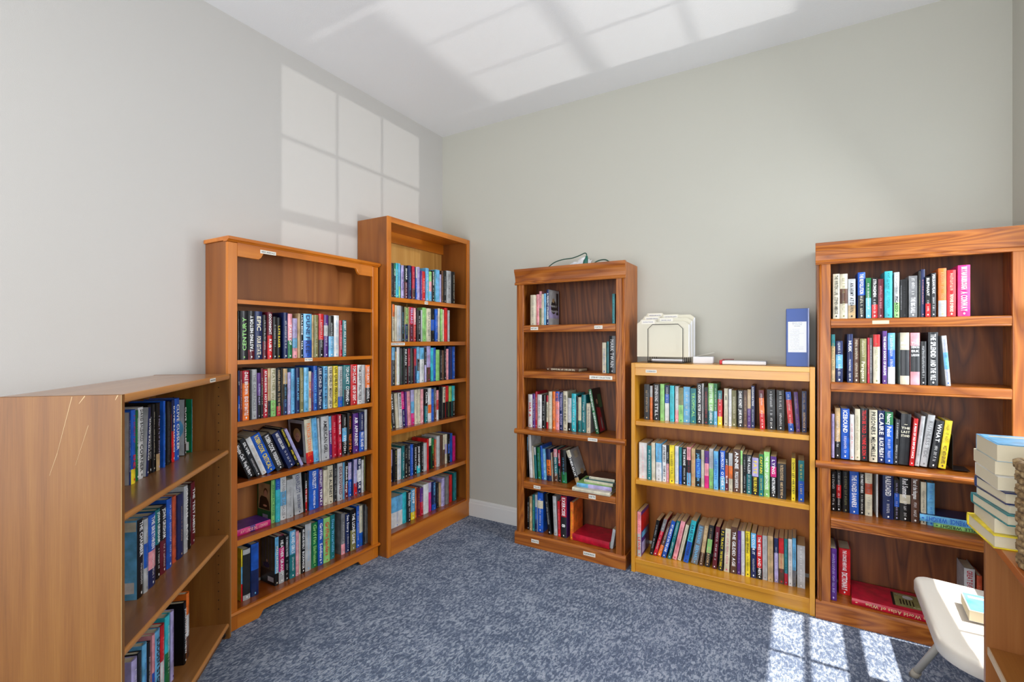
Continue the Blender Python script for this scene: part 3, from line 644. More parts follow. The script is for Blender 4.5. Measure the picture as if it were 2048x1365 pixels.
TABLE = '''2/2/53/59/1260/9/54/230/152/0.0/K/~/W/
2/2/67/103/1260/13/353/233/154/0.0/D/*CENTURY/L/u
2/2/103/135/1260/10/312/235/155/0.0/D4M1/*TASTING HISTORY/W/u
2/2/138/177/1260/13/384/235/155/0.0/N5/EPIC|*FOUR ESTATE/E/
2/2/178/200/1260/14/214/219/145/0.0/K3M2/~/H/
2/2/200/225/1260/7/250/234/155/0.0/M2R2/*GOODNIGHT|*RUBY/W/
2/2/226/249/1260/6/222/212/140/0.0/K/~/H/
2/2/256/276/1260/16/194/209/138/0.0/K/*LATE BAKER/Y/
2/2/287/312/1260/9/243/236/156/0.0/N/~/W/d
2/2/312/337/1260/9/247/231/152/0.0/I3G2/*TALES OF/W/
2/2/345/373/1260/18/278/209/138/0.0/V2S1I1/~/A/
2/2/374/386/1260/12/114/235/155/0.0/X/~/A/
2/2/389/407/1260/16/176/234/155/0.0/K/LAYLA BISCHE|TARA/W/
2/2/407/457/1260/12/490/236/156/0.0/S3B2/DUNE|FREE/N/b
2/2/458/469/1260/14/99/232/153/0.0/X/~/Z/
2/2/469/495/1260/8/254/233/154/0.0/J/~/E/
2/2/503/535/1260/14/309/240/159/0.0/R3K2/~/W/
2/2/538/567/1260/16/280/236/156/0.0/P1H1P2/~/W/
2/2/567/603/1260/12/354/232/153/0.0/K2S2/~/W/
2/2/605/640/1260/15/345/236/156/0.0/W/~/S/
2/2/642/662/1260/14/192/209/138/0.0/C/*THE OVERNIGHT/I/
2/2/662/686/1260/7/238/210/139/0.0/T/*RABBIT HOLE|KATE BRODY/W/
2/3/57/65/970/15/66/240/158/0.0/N2B2/DAVE|MYERS/W/
2/3/65/76/970/13/109/237/157/0.0/M/~/H/
2/3/76/110/970/10/326/238/157/0.0/C1O3/DALE BROWN|*EDGE OF BATTLE/W/
2/3/110/118/970/6/82/238/157/0.0/D/~/A/
2/3/124/150/970/16/256/241/159/0.0/H/*THE CA PRINCESS/A/
2/3/150/167/970/12/159/223/147/0.0/P1K1/*ELEMENTALIST/V/
2/3/170/182/970/15/119/245/162/0.0/M1D2/~/E/
2/3/184/206/970/17/218/238/157/0.0/C/RITA MAE BROWN|*HOTSPUR/W/
2/3/206/220/970/15/139/243/160/0.0/X2D1/~/A/
2/3/223/251/970/17/276/242/160/0.0/E2L1/*FEATHER|*play dirty/J/
2/3/251/274/970/11/221/240/158/0.0/K4C1/SANDRA BROWN|*TO THE WINDS/X/
2/3/277/288/970/16/96/238/157/0.0/K/~/A/
2/3/288/310/970/11/221/237/156/0.0/X1K1N1/~/S/
2/3/315/334/970/17/183/217/143/0.0/V/~/W/
2/3/336/357/970/17/198/235/155/0.0/S/~/N/
2/3/357/378/970/7/201/238/157/0.0/N/*DREAMLAND/S/
2/3/381/403/970/8/209/237/156/0.0/J/~/E/
2/3/406/436/970/9/290/237/156/0.0/S/~/T/
2/3/440/458/970/18/180/215/142/0.0/E/*DEEP SLEEP/R/
2/3/458/465/970/11/63/209/138/0.0/P1M1/~/W/
2/3/468/492/970/14/234/243/160/0.0/B/*NANTUCKET BLUES/S/
2/3/492/523/970/10/306/235/155/0.0/N/LEE CHILD|*The Affair/H/
2/3/531/559/970/12/273/238/157/0.0/S/LEE CHILD|*BLUE MOON/N/
2/3/562/592/970/11/293/236/156/0.0/E/LEE CHILD|*MIDNIGHT LINE/D/
2/3/597/628/970/10/300/237/156/0.0/Y/LEE CHILD|*PERSONAL/K/
2/3/633/664/970/13/307/233/154/0.0/H3B1/HARLAN COBEN/A/
2/3/666/672/970/13/54/234/155/0.0/T/~/W/
2/3/677/724/970/17/471/238/157/0.0/T3D2/TOM CLANCY|*COMMAND/W/
2/3/725/773/970/14/469/240/158/0.0/R4/TOM CLANCY|*LINE OF SIGHT/W/b
2/3/777/811/970/17/336/235/155/0.0/W/TOM CLANCY|*FULL FORCE/D/
2/3/812/835/970/16/226/234/154/0.0/H/~/A/
2/3/840/878/970/18/375/232/153/0.0/O3K2/TOM CLANCY|*AND CONTROL/W/
2/4/119/158/680/34/346/185/122/-23.9/K/Higgins Clark|*Weep No More/W/
2/4/158/185/680/28/235/214/141/-23.7/D/SILVER|~/W/
2/4/191/219/680/36/241/212/140/-23.7/W/~/X/
2/4/220/272/680/37/460/218/144/-23.7/B/ROBIN COOK|*CRITICAL/Y/
2/4/273/321/680/37/425/210/139/-23.7/D/ROBIN COOK|*FOREIGN BODY/W/
2/4/335/384/680/33/428/216/143/-26.2/N/MARY HIGGINS CLARK|~/W/
2/4/385/403/680/34/161/238/150/-25.5/K/PATRICIA CORNWELL|*RED MIST/Y/
2/4/403/420/680/28/147/230/152/-25.3/V/~/S/
2/4/444/488/680/36/438/243/148/-4.2/E3R1/PATRICIA CORNWELL/O/
2/4/488/520/680/33/306/245/151/-4.0/S/~/B/
2/4/520/530/680/29/97/240/155/-3.7/H/~/W/
2/4/533/583/680/26/503/246/158/-1.5/H/*AMERICAN GIRL/K/
2/4/591/609/680/36/173/240/148/-1.5/S1P2/*THE SUMMIT/H/
2/4/614/646/680/38/316/240/146/-1.5/C/~/I/
2/4/646/670/680/27/237/244/157/-1.2/C/*HOTEL VENDOME|~/W/
2/4/681/713/680/35/323/237/149/0.0/K1S1K1/~|*SWITCH/W/
2/4/715/750/680/31/348/242/153/0.0/K/~|*VALLEY OF THE/O/
2/4/755/795/680/28/394/234/154/0.0/P/*AIR APPARENT/W/b
2/4/802/841/680/29/386/235/155/0.0/N1B1/~|*FIRST ISLAND/W/
2/4/848/869/680/35/204/246/149/0.0/H/~/A/
2/5/254/274/413/62/195/221/122/0.0/L/HANNIBAL RISING/G/
2/5/274/299/413/53/247/223/131/0.0/B1Q3/~|~/S/
2/5/304/337/413/59/322/223/125/0.0/W1S1W1/LINDA FAIRSTEIN|*DEADHOUSE/A/
2/5/337/375/413/53/381/203/131/0.0/H/~/A/
2/5/390/443/413/61/519/220/123/-3.8/H/KEN FOLLETT|*EDGE OF ETERNITY/N/
2/5/443/449/413/56/54/215/128/0.0/K/~/A/
2/5/449/465/413/63/161/208/121/0.0/K2R3/*CODE TO ZERO/W/
2/5/466/475/413/64/78/215/120/-0.0/K/~/A/
2/5/475/536/413/58/609/218/126/0.0/B/KEN FOLLETT|*WORLD WITHOUT END/W/
2/5/542/569/413/64/261/211/120/-0.9/P/KEN FOLLETT|*TRIPLE/W/
2/5/569/594/413/56/246/201/128/-0.7/E/~/J/
2/5/594/631/413/53/363/220/131/-0.5/E/*THE ALIENIST/K/
2/5/638/661/413/59/229/220/125/0.0/D/*KISS THE GIRLS/A/
2/5/661/698/413/52/362/219/132/0.0/H/*DISAVOWED/M/
2/5/702/711/413/54/88/217/130/0.0/S/~/W/
2/5/715/742/413/57/260/209/127/0.0/K3M2/Elizabeth George/W/
2/5/744/769/413/59/241/205/125/0.0/V1B1/~|~/W/
2/5/769/776/413/54/68/222/130/0.0/N/~/A/
2/5/781/806/413/53/251/217/131/0.0/V2R1/~/S/
2/5/815/846/413/62/307/217/122/0.0/N1W1N1/*RED WHITE|*BLUE/W/
2/5/846/860/413/56/127/201/128/0.0/W/~/A/
2/5/871/878/413/64/66/217/120/0.0/J/~/L/
2/6/98/106/85/63/70/251/121/0.0/Y1S1R1/~/G/z
2/6/106/142/85/57/358/247/127/0.0/H1D8H1/*THE GODLY|ERICA YOUNG/W/z
2/6/147/186/85/58/388/258/126/0.0/B2N2/Love|Lisa Gardner/S/z
2/6/272/293/85/58/208/250/126/0.0/S3K1/*MAN HUNTING/E/
2/6/296/327/85/60/306/248/124/0.0/K1F2H1/HEATHER GRAHAM/W/
2/6/328/352/85/59/232/241/125/0.0/K/*THE WOMAN IN THE WINTER|~/H/
2/6/358/392/85/59/336/252/125/0.0/S2T2/*ISLAND GIRLS|~/W/
2/6/393/411/85/59/176/240/125/0.0/I/~/W/
2/6/414/424/85/63/101/225/121/0.0/E/~/A/
2/6/424/450/85/58/248/246/126/0.0/K/MIRANDA BEVERLY|*BUCKMAKER/W/
2/6/450/487/85/57/368/259/127/0.0/H/~/S/
2/6/492/531/85/61/390/250/123/0.0/G/Griffin|*ElderPresident/L/
2/6/531/564/85/55/327/258/129/0.0/B/Griffin|*Soldiers/W/
2/6/567/612/85/56/442/254/128/0.0/L/Griffin Sanders/R/
2/6/620/651/85/64/301/254/120/0.0/T/*Deep Waterfields/S/
2/6/692/720/85/58/275/243/126/0.0/A3I1/~/H/
2/6/724/755/85/59/301/229/125/0.0/N/*Sea Story|~/W/
2/6/755/797/85/52/413/246/132/0.0/K1J1/*THE LIONS GAME/W/
2/6/804/827/85/57/230/253/127/0.0/B/~/W/
2/6/829/855/85/59/257/248/125/0.0/E2B1/~/T/
2/6/855/871/85/52/151/247/132/0.0/D/~/A/
2/6/880/878/85/59/40/244/125/0.0/H/~/A/
2/6/907/878/85/60/40/227/124/0.0/A/~/H/
3/1/31/47/1628/10/152/204/134/0.0/J/~/H/
3/1/57/81/1628/17/242/218/144/0.0/D/~/A/
3/1/81/98/1628/15/163/216/142/0.0/G1K2/*AFTER|~/W/
3/1/101/123/1628/17/213/223/147/0.0/Q/~/W/
3/1/123/138/1628/13/148/223/147/0.0/S2L1/~/T/
3/1/151/176/1628/17/248/216/143/0.0/V/*Silver Seeds/P/
3/1/184/210/1628/18/253/219/144/0.0/K1M1/SHARP|~/W/
3/1/211/239/1628/9/275/222/146/0.0/N/~/S/
3/1/248/273/1628/10/244/222/146/0.0/C2Z1/~/I/
3/1/289/303/1628/17/140/222/146/0.0/H1B2/~/W/
3/1/309/335/1628/21/259/226/149/0.0/V/~/P/
3/1/335/347/1628/12/113/202/133/0.0/P/~/W/
3/1/352/382/1628/14/296/201/133/0.0/R/~/W/
3/1/390/423/1628/16/322/229/151/0.0/S/~/W/
3/1/423/450/1628/13/268/208/137/0.0/L1I1S1/~/H/
3/1/455/477/1628/13/213/218/144/0.0/K/*SHATTERED|~/W/
3/1/478/490/1628/13/114/223/147/0.0/T/~/W/
3/1/493/538/1628/13/442/231/152/0.0/S/~/V/
3/1/541/557/1628/16/160/202/134/0.0/V/~/S/
3/1/559/578/1628/13/182/231/152/0.0/Z/~/X/
3/1/586/611/1628/14/249/235/155/0.0/K/~/H/
3/1/623/678/1628/18/535/240/159/0.0/H/*SMALL AS A MUSTARD/A/
3/1/678/713/1628/9/348/238/157/0.0/K/~/E/
3/2/32/65/1346/16/328/218/144/0.0/K1M1K1/~/W/
3/2/71/90/1346/18/187/239/158/0.0/O1E2/KING CAESAR/Z/
3/2/90/106/1346/13/156/233/154/0.0/E/~/A/
3/2/107/147/1346/12/393/232/153/0.0/H/~/S/
3/2/156/178/1346/19/213/230/152/0.0/K/~/S/
3/2/178/210/1346/12/316/227/150/0.0/J1N1/*REPUBLIC|~/L/
3/2/210/218/1346/11/78/228/151/0.0/X/~/A/
3/2/223/264/1346/14/401/230/152/0.0/C2M2/FERRARO|~/V/
3/2/269/290/1346/17/207/226/149/0.0/I1R1/*LIPSTICK|~/E/
3/2/290/296/1346/10/54/228/150/0.0/K/~/A/
3/2/304/335/1346/13/307/210/138/0.0/K/~/W/
3/2/337/352/1346/13/143/216/143/0.0/H/~/L/
3/2/359/399/1346/19/394/234/154/0.0/L/~/G/
3/2/399/442/1346/14/423/231/152/0.0/E/*GUY OUTSIDE/A/
3/2/450/488/1346/19/373/232/153/0.0/K1B1K1/~/J/
3/2/488/514/1346/11/258/231/153/0.0/B/~/H/
3/2/519/539/1346/13/199/237/156/0.0/E/~/A/
3/2/552/575/1346/17/223/236/156/0.0/L/~/E/
3/2/578/595/1346/20/163/232/153/0.0/E/~/J/
3/2/597/629/1346/14/315/246/162/0.0/R/~/C/
3/2/630/652/1346/12/211/230/152/0.0/H/~/D/
3/3/30/41/1066/13/105/221/146/0.0/R/~/W/
3/3/50/64/1066/18/125/232/153/0.0/B/~/W/
3/3/64/90/1066/14/256/243/161/0.0/S1D2/~/H/
3/3/101/114/1066/22/125/215/142/0.0/X/~/H/
3/3/116/142/1066/22/261/244/161/0.0/W/~/L/
3/3/142/164/1066/14/214/237/156/0.0/D/~/G/
3/3/171/207/1066/15/355/238/157/0.0/K/INKARLIN|~/H/
3/3/221/238/1066/22/170/234/155/0.0/C1D1/~/W/
3/3/243/272/1066/20/279/235/155/0.0/D/~/J/
3/3/281/301/1066/22/194/232/153/0.0/C1N1/~/A/
3/3/302/326/1066/16/233/243/160/0.0/S1K1S1/~/W/
3/3/329/372/1066/14/425/238/157/0.0/S1W2/~/G/
3/3/378/397/1066/16/185/235/155/0.0/K1V1/~/W/
3/3/408/449/1066/22/405/248/164/0.0/V3Z2/~/F/
3/3/449/471/1066/15/214/236/156/0.0/Q/~/S/
3/3/472/498/1066/16/255/237/157/0.0/B/~/S/
3/3/501/542/1066/17/403/221/146/0.0/L/~/G/
3/3/546/567/1066/17/201/219/145/0.0/K/~/H/
3/3/567/588/1066/17/203/216/143/0.0/Z/~/X/
3/3/602/623/1066/23/203/248/164/0.0/K/~/H/
3/3/623/639/1066/14/162/225/148/0.0/I/~/Z/
3/3/639/681/1066/12/409/242/160/0.0/N/~/P/
3/3/698/731/1066/23/330/242/159/0.0/B/~/H/
3/4/74/103/780/50/282/213/140/-8.6/E1Y1/~/L/
3/4/104/134/780/51/288/235/155/-6.3/D/*THE DARK|~/W/
3/4/134/162/780/44/277/230/152/-5.0/E/~/H/
3/4/169/199/780/50/299/229/151/-3.4/W/MICHAELS|~/K/
3/4/199/222/780/50/224/234/154/-3.2/F1N1/~|~/W/
3/4/222/235/780/42/123/232/153/-2.6/P/~/V/
3/4/247/278/780/48/296/231/152/-2.7/I/~/R/
3/4/282/315/780/49/318/237/156/-1.3/V1S1F1/~/S/
3/4/315/348/780/47/323/237/156/-0.9/E/~/A/
3/4/348/369/780/45/212/237/157/-0.7/E/~/M/
3/4/369/397/780/42/272/235/155/0.0/I/~/W/
3/4/410/444/780/43/343/229/151/0.0/K1T1/Clock|~/W/
3/4/445/481/780/42/358/236/156/0.0/W2O1W1/~/O/
3/4/481/506/780/40/244/226/149/0.0/B/~/S/
3/4/516/538/780/46/217/233/154/0.0/A1Z1/~/E/
3/4/538/561/780/42/220/213/141/0.0/I1R1W1/~/H/
3/4/572/589/780/49/158/236/156/0.0/K/~/A/
3/4/589/601/780/40/117/236/156/0.0/D/~/A/
3/4/620/652/780/50/312/229/151/0.0/E1K1/FLYNN BEV|~/K/
3/4/652/684/780/47/317/235/155/0.0/R1K1/~/M/
3/4/692/728/780/50/350/229/151/0.0/L1K1/~/K/
3/4/732/766/780/50/334/228/151/0.0/Q1K1/~/W/
3/5/96/119/432/65/219/212/140/0.0/V1N1/~/W/
3/5/119/126/432/61/63/215/142/0.0/K/~/A/
3/5/126/154/432/54/275/210/139/0.0/K/*IMPACT|~/J/
3/5/163/199/432/63/349/206/136/0.0/W/~/S/
3/5/199/223/432/56/236/219/144/0.0/T/~/W/
3/5/224/255/432/58/297/218/144/0.0/K/~|~/E/
3/5/259/285/432/62/252/217/144/0.0/D1K1/~|~/W/
3/5/285/313/432/60/277/213/140/0.0/B/~/V/
3/5/318/346/432/59/270/207/137/0.0/K/*DESPERATION/H/
3/5/355/391/432/65/351/207/137/0.0/K3Q1/JOHN SANDFORD/W/
3/5/391/417/432/61/261/208/137/0.0/K/~/H/
3/5/417/452/432/58/338/197/130/0.0/H/~/I/
3/5/452/469/432/57/169/222/147/0.0/R/~/C/
3/5/480/507/432/64/266/222/146/0.0/E1K3/~/K/
3/5/507/530/432/60/223/215/142/0.0/G1K1/~/Y/
3/5/539/560/432/63/199/200/132/0.0/U/~/H/
3/5/560/595/432/58/346/223/147/0.0/H/~/J/
3/5/598/627/432/56/287/224/148/0.0/Z/~/K/
3/5/635/654/432/60/192/221/146/0.0/E1Z1/~/Z/
3/5/661/689/432/64/272/219/144/0.0/E1V1E1/~/A/
3/5/689/709/432/56/199/216/142/0.0/K1B1K1/~/H/
3/5/724/753/432/64/279/215/142/0.0/B/~/N/
3/5/757/786/432/65/283/190/125/0.0/F/~/C/
3/6/98/202/135/54/1034/198/131/0.0/S1W1/~/B/
3/6/202/238/135/54/353/205/135/0.0/Q/~/T/
3/6/238/272/135/44/336/201/133/0.0/D/*Dead Guys|~/W/
3/6/280/322/135/52/411/204/134/0.0/S3Y1/*SWAMP|~/W/
3/6/325/337/135/55/114/208/137/0.0/O/~/W/
3/6/337/364/135/45/267/203/134/0.0/M/~/O/
3/6/367/403/135/48/353/192/127/0.0/P1C1/~/I/
3/6/403/458/135/48/545/208/137/0.0/W/~/W/
3/6/462/491/135/51/289/207/136/0.0/V1F2/~/B/
3/6/495/542/135/49/460/203/134/0.0/N1N3B1/*WOMEN MACON|~/S/
3/6/543/568/135/50/245/187/123/0.0/K/~/A/
3/6/575/600/135/54/249/174/115/0.0/X/~/J/
3/6/600/635/135/44/339/205/135/0.0/V/~/P/
3/6/645/686/135/45/406/208/137/0.0/A/~/J/
3/6/693/726/135/46/325/204/135/0.0/R/~/C/
3/6/744/781/135/46/364/211/139/0.0/T/~/S/
4/1/70/111/1454/85/402/206/136/0.0/E/~/A/
4/1/112/133/1454/96/205/210/139/0.0/I/~/R/
4/1/134/151/1454/94/169/229/151/0.0/I1J1/~/K/
4/1/156/171/1454/85/146/209/138/0.0/E/~/A/
4/1/171/186/1454/90/145/212/140/0.0/S/~/A/
4/1/191/210/1454/88/182/238/157/0.0/N/*A PERFECT STRANGER/W/C
4/1/658/674/1454/45/154/182/120/0.0/T/~/Q/
4/2/590/615/1153/58/241/187/124/0.0/E/~/B/
4/2/617/631/1153/62/134/194/128/0.0/T/~/A/
4/2/631/673/1153/61/411/228/150/0.0/D/MARK TWAIN/H/
4/3/46/80/765/96/334/222/146/0.0/W/*HAS A/R/
4/3/82/103/765/94/202/227/150/0.0/P/~/W/
4/3/103/117/765/96/131/243/153/0.0/C/~/W/
4/3/120/151/765/93/304/225/148/0.0/W/~/K/d
4/3/151/178/765/99/267/224/148/0.0/K/~/H/
4/3/184/198/765/101/132/223/147/0.0/C1E3R1/*QUEEN SUGAR/D/
4/3/202/227/765/97/250/249/152/0.0/E/~/W/
4/3/233/253/765/93/197/251/156/0.0/O/~/E/
4/3/254/281/765/94/262/252/155/0.0/B1I3/*INSTANT|*LIAR/O/
4/3/281/306/765/96/244/249/153/0.0/N/*THE HUNDREDTH|*ROOM/V/
4/3/307/336/765/99/291/257/150/0.0/E/*WHY WORK FOR HIS MAJESTY/K/
4/3/337/365/765/101/272/214/141/0.0/H3K1/~/W/
4/3/367/398/765/97/299/244/152/0.0/Q/~/W/
4/3/398/409/765/102/104/230/147/0.0/K/~/H/
4/3/413/433/765/99/202/224/148/0.0/E2T1/~/L/
4/3/436/466/765/97/294/241/152/0.0/T/~/W/
4/3/471/498/765/96/260/188/124/0.0/E/*THE PROVISIONAL/A/
4/3/534/556/765/98/203/281/151/-10.8/G/*THE OTHER BOLEYN|*QUEENMAKER/W/
4/4/36/42/420/102/54/275/147/0.0/S1K2/~/W/
4/4/57/81/420/99/231/290/150/-2.9/W/~/H/
4/4/85/95/420/102/92/217/143/-2.9/E/~/J/
4/4/98/114/420/100/150/212/140/-2.9/H1T3/~/G/
4/4/123/146/420/97/225/214/141/-2.9/G/~/S/
4/4/149/163/420/100/142/227/149/-2.9/B/~/S/
4/4/163/186/420/102/217/207/137/-2.7/S/~/W/
4/4/193/224/420/95/296/210/139/-2.7/N2O3N1/~|*SPAIN/K/
4/4/227/233/420/99/54/189/125/-2.7/E/~/A/
4/4/235/242/420/99/65/190/125/-2.7/Z/~/E/
4/4/242/268/420/105/251/215/142/-2.4/I1T2Z1/*WOMEN TRAVEL/H/
4/4/275/290/420/105/142/212/140/-2.4/C1K1/*CHILE THE|~/W/
4/4/296/335/420/98/376/215/142/-2.4/K2G1/~/S/
4/4/399/431/420/105/278/225/144/-19.7/E1D3X1/THEROUX/W/
4/5/61/77/82/60/151/217/143/0.0/K/~/W/
4/5/82/100/82/53/169/229/151/0.0/X/~/W/
4/5/102/120/82/56/168/242/160/0.0/T/~/L/
4/5/124/139/82/52/145/247/163/0.0/H1B1N1/~/S/
4/5/139/179/82/60/392/262/170/0.0/B1E1B3/~/W/b
4/5/219/243/82/58/235/259/170/-6.6/K/~/H/
4/5/259/285/82/61/251/255/168/-2.5/H/~/J/
4/5/289/307/82/60/176/227/150/-1.4/R/~/I/
4/5/310/349/82/58/391/267/170/0.0/C1D1/*EXERCISE|8/W/b
4/5/374/397/82/59/224/237/156/0.0/O/~/Y/
4/5/638/651/82/57/122/123/81/9.0/H/~/A/
5/1/54/85/884/79/297/209/138/0.0/D/~/X/
5/1/87/102/884/85/144/201/133/0.0/H1O2/~/X/
5/1/110/143/884/78/328/213/141/0.0/K/STEPHEN KING|*STILL/H/
5/1/148/170/884/79/214/215/142/0.0/L/~/J/
5/1/173/197/884/87/237/208/137/0.0/N1B1W2/~|~/W/
5/1/204/227/884/78/222/208/137/0.0/Q/~/T/
5/1/232/251/884/79/184/206/136/0.0/H2I1/~/W/
5/1/252/277/884/79/249/198/130/0.0/J1L1/~/G/
5/1/277/313/884/88/352/204/135/0.0/S/~/E/
5/1/317/347/884/80/292/198/131/0.0/T/*TROPICAL/L/
5/1/352/377/884/78/252/227/150/0.0/K/*CONFUSION|PETER LOWE/W/
5/1/377/385/884/88/71/227/150/0.0/W/~/A/
5/1/390/409/884/79/184/207/136/0.0/K/~/R/
5/1/410/438/884/88/272/230/152/0.0/L2T1/*SOME OF IT EVER WAS|ELAINE LANDEAU/W/
5/1/439/456/884/86/159/230/152/0.0/G2S1/~/W/
5/1/459/481/884/88/223/192/127/0.0/T1R2Y1/~|~/W/
5/1/491/510/884/89/188/205/135/0.0/E/*HIS|~/K/
5/1/514/529/884/85/141/203/134/0.0/W/~/A/
5/1/530/553/884/87/230/197/130/0.0/J/~/E/
5/1/560/587/884/78/270/200/132/0.0/K/*DARK MONEY|JANE MAYER/W/
5/1/588/605/884/87/170/200/132/0.0/Z/~/X/
5/1/607/623/884/84/157/206/136/0.0/X1P1/~/H/
5/1/625/641/884/86/156/226/149/0.0/N/*RUSSIAN RELATIONS|~/W/
5/1/668/692/884/79/227/205/135/-1.8/M1O2R2/~|~/W/
5/1/702/740/884/87/370/210/139/-0.6/K/~|~/W/
5/1/746/781/884/89/343/209/138/-0.6/K/~|~/W/
5/1/799/823/884/78/234/203/134/-4.0/B1R3B1/~|~/W/
5/1/833/851/884/82/172/204/135/-3.3/P/~|~/X/
5/1/857/878/884/85/200/210/139/0.0/N/~|*HUNTING HOUR/X/
5/2/33/79/540/46/447/211/139/0.0/W/~/I/
5/2/84/107/540/39/223/200/132/0.0/T/~/W/
5/2/110/130/540/38/196/219/145/-0.6/E/~/H/
5/2/134/166/540/39/319/218/144/-0.6/S1W1/~|~/A/
5/2/169/190/540/44/204/212/140/0.0/W/JO NESBO|*THIRST/D/
5/2/191/206/540/45/142/212/140/0.0/D1I1/~/W/
5/2/209/236/540/41/262/216/142/0.0/Y/~/K/
5/2/240/259/540/41/187/213/140/0.0/W/~/S/
5/2/262/277/540/41/137/209/138/0.0/T1B1/~/S/
5/2/279/303/540/40/231/209/138/0.0/K/*THE SWANS|~/W/
5/2/304/325/540/41/206/214/141/0.0/I1D1S1/~|~/C/
5/2/329/349/540/37/192/210/139/0.0/X/~/O/
5/2/351/378/540/42/271/206/136/0.0/K1B2K1/JAMES PATTERSON/S/
5/2/379/395/540/48/154/206/136/0.0/E/~/W/
5/2/398/419/540/41/210/204/134/0.0/P1I1F1/~/F/
5/2/421/441/540/45/197/219/144/0.0/H1L1/~/A/
5/2/445/467/540/38/217/209/138/0.0/S/LEE SCENTS/B/
5/2/476/501/540/44/246/214/141/0.0/B1B1S1/JODI PICOULT|*OTHER/W/
5/2/502/517/540/45/142/208/137/0.0/K1U1M1/JUDY|BLUME/W/
5/2/519/539/540/44/186/206/136/0.0/H1O1E1/~/A/
5/2/542/576/540/42/328/230/152/0.0/Z/ANNIE|PROULX BARKSKINS/W/
5/2/577/587/540/42/93/226/149/0.0/L1E2/~/W/
5/2/589/605/540/44/159/208/138/0.0/K/~|~/H/
5/2/606/630/540/47/234/207/136/0.0/D1T1/*THE FALLEN|~/W/
5/2/633/663/540/38/295/197/130/0.0/V1K1/*FATE|*FIRE RUBIO LINE/Y/
5/2/665/686/540/37/206/219/145/0.0/G1T1/*CAPTAIN|~/Y/
5/2/688/714/540/45/257/233/153/0.0/L/*THE WINTER LIGHTHOUSE/W/
5/2/718/745/540/47/265/212/140/0.0/P1F1K2/LYING|*INSTRUMENTS/W/
5/2/749/788/540/42/383/180/119/0.0/D/PATRICK ROTHFUSS|*NAME OF THE WIND/X/
5/2/812/829/540/42/164/215/142/0.0/Y/*DON'T LET HER STAY/K/
5/2/842/867/540/45/251/207/137/0.0/T1B1/~|~/Y/
5/3/25/47/80/38/218/263/170/0.0/I1H1/~|LEWIS/R/C
5/3/80/100/80/93/187/215/142/11.0/K/~/H/
5/3/101/122/80/93/192/235/151/15.7/A1C2/~/W/
5/3/124/146/80/97/204/213/140/17.2/Z2O1/~/W/
5/3/151/174/80/94/219/230/150/14.7/B/*MY HEART IS ON THE LINE/W/
5/3/185/204/80/93/178/235/151/13.0/T/~|~/W/
5/3/211/235/80/99/230/235/145/12.2/I/~/R/
5/3/240/258/80/102/175/218/142/12.4/E/~/A/
5/3/273/300/80/94/264/250/150/10.6/Q1B1/*SAVE THE SOONER/N/
5/3/314/350/80/99/349/230/145/10.0/A/*BLUE SHOREWARD|BERNARD/S/
5/3/358/378/80/95/195/233/149/8.0/X2Z1/~|~/E/
5/3/387/413/80/101/243/238/143/6.0/D1L1D1/~|*BALLROOM/X/
5/3/428/450/80/97/215/238/147/4.7/M/~/W/
5/3/460/482/80/93/213/228/151/3.6/D/P.J. TRACY|*THE GUILTY DEAD/Y/
5/3/489/516/80/93/267/239/151/2.1/E/~/F/
5/3/522/553/80/91/305/254/153/1.0/Z/*THE GILDED AGE/W/
5/3/555/572/80/96/162/237/148/0.7/P/~/V/
5/3/576/593/80/95/161/240/149/0.0/W/~/A/
5/3/597/619/80/92/214/244/152/0.0/Y/*Lovely Wicked|~/K/
5/3/623/648/80/95/239/239/149/0.0/S1N2/*IN COLOR IT|~/W/
5/3/652/678/80/94/250/234/150/-0.3/R1R2K1/*THE WESTIES|*AND MEN/W/
5/3/679/701/80/100/221/235/144/-0.3/H/~|~/A/
5/3/704/729/80/92/245/241/152/-0.3/X/~/J/
5/3/734/753/80/102/177/232/142/-0.3/N1V2/~/W/
5/3/755/779/80/96/227/239/148/-0.3/R1X1Z1/~/R/
5/3/780/795/80/97/148/240/147/-0.3/T3C1/~/S/
5/3/798/816/80/96/172/243/148/-0.3/W/~/A/
5/3/816/832/80/100/158/250/144/-0.1/S2A1/~/N/
5/3/837/872/80/100/344/218/144/-0.1/H/~|~/W/
6/1/72/99/1457/13/267/216/143/0.0/E/*THE WRITERS LIFE|STEPHEN AMBROSE/D/
6/1/100/130/1457/12/298/214/141/0.0/E1Z1E1/~|~/J/
6/1/132/161/1457/15/285/188/124/0.0/H2X1/*AN ARMY AT DAWN/D/
6/1/170/199/1457/16/281/217/143/0.0/B1D1/*THE REVOLUTION|~/E/
6/1/200/220/1457/11/194/188/124/0.0/G1S1/~/W/
6/1/223/245/1457/15/216/187/124/0.0/K2R1/*STRONGMEN|~/W/
6/1/247/267/1457/18/198/181/119/0.0/M/~/I/
6/1/271/299/1457/12/283/214/141/0.0/Q/~|~/T/
6/1/305/324/1457/9/184/207/137/0.0/W1H1L1/~|PICASSO/K/
6/1/327/333/1457/9/54/171/113/0.0/K/~/H/
6/1/333/354/1457/15/210/173/114/0.0/K/~/D/
6/1/358/388/1457/14/300/187/124/0.0/A/~|*THE BIG BALL/W/
6/1/392/401/1457/18/88/207/136/0.0/K/~/J/
6/1/401/415/1457/16/133/214/141/0.0/N/~/I/
6/1/415/433/1457/9/172/179/118/0.0/K2R1/*ELEPHANT|~/W/
6/1/434/452/1457/8/165/194/128/0.0/D/*PERSIAN PEAK|~/W/
6/1/459/487/1457/9/269/213/141/0.0/O2H1/~|~/X/
6/1/488/518/1457/8/288/203/134/0.0/R/~|*THE POWER OF MEMORIES/E/
6/1/525/566/1457/14/401/222/147/0.0/F/BRYAN BURROUGH|A CONWAY/W/
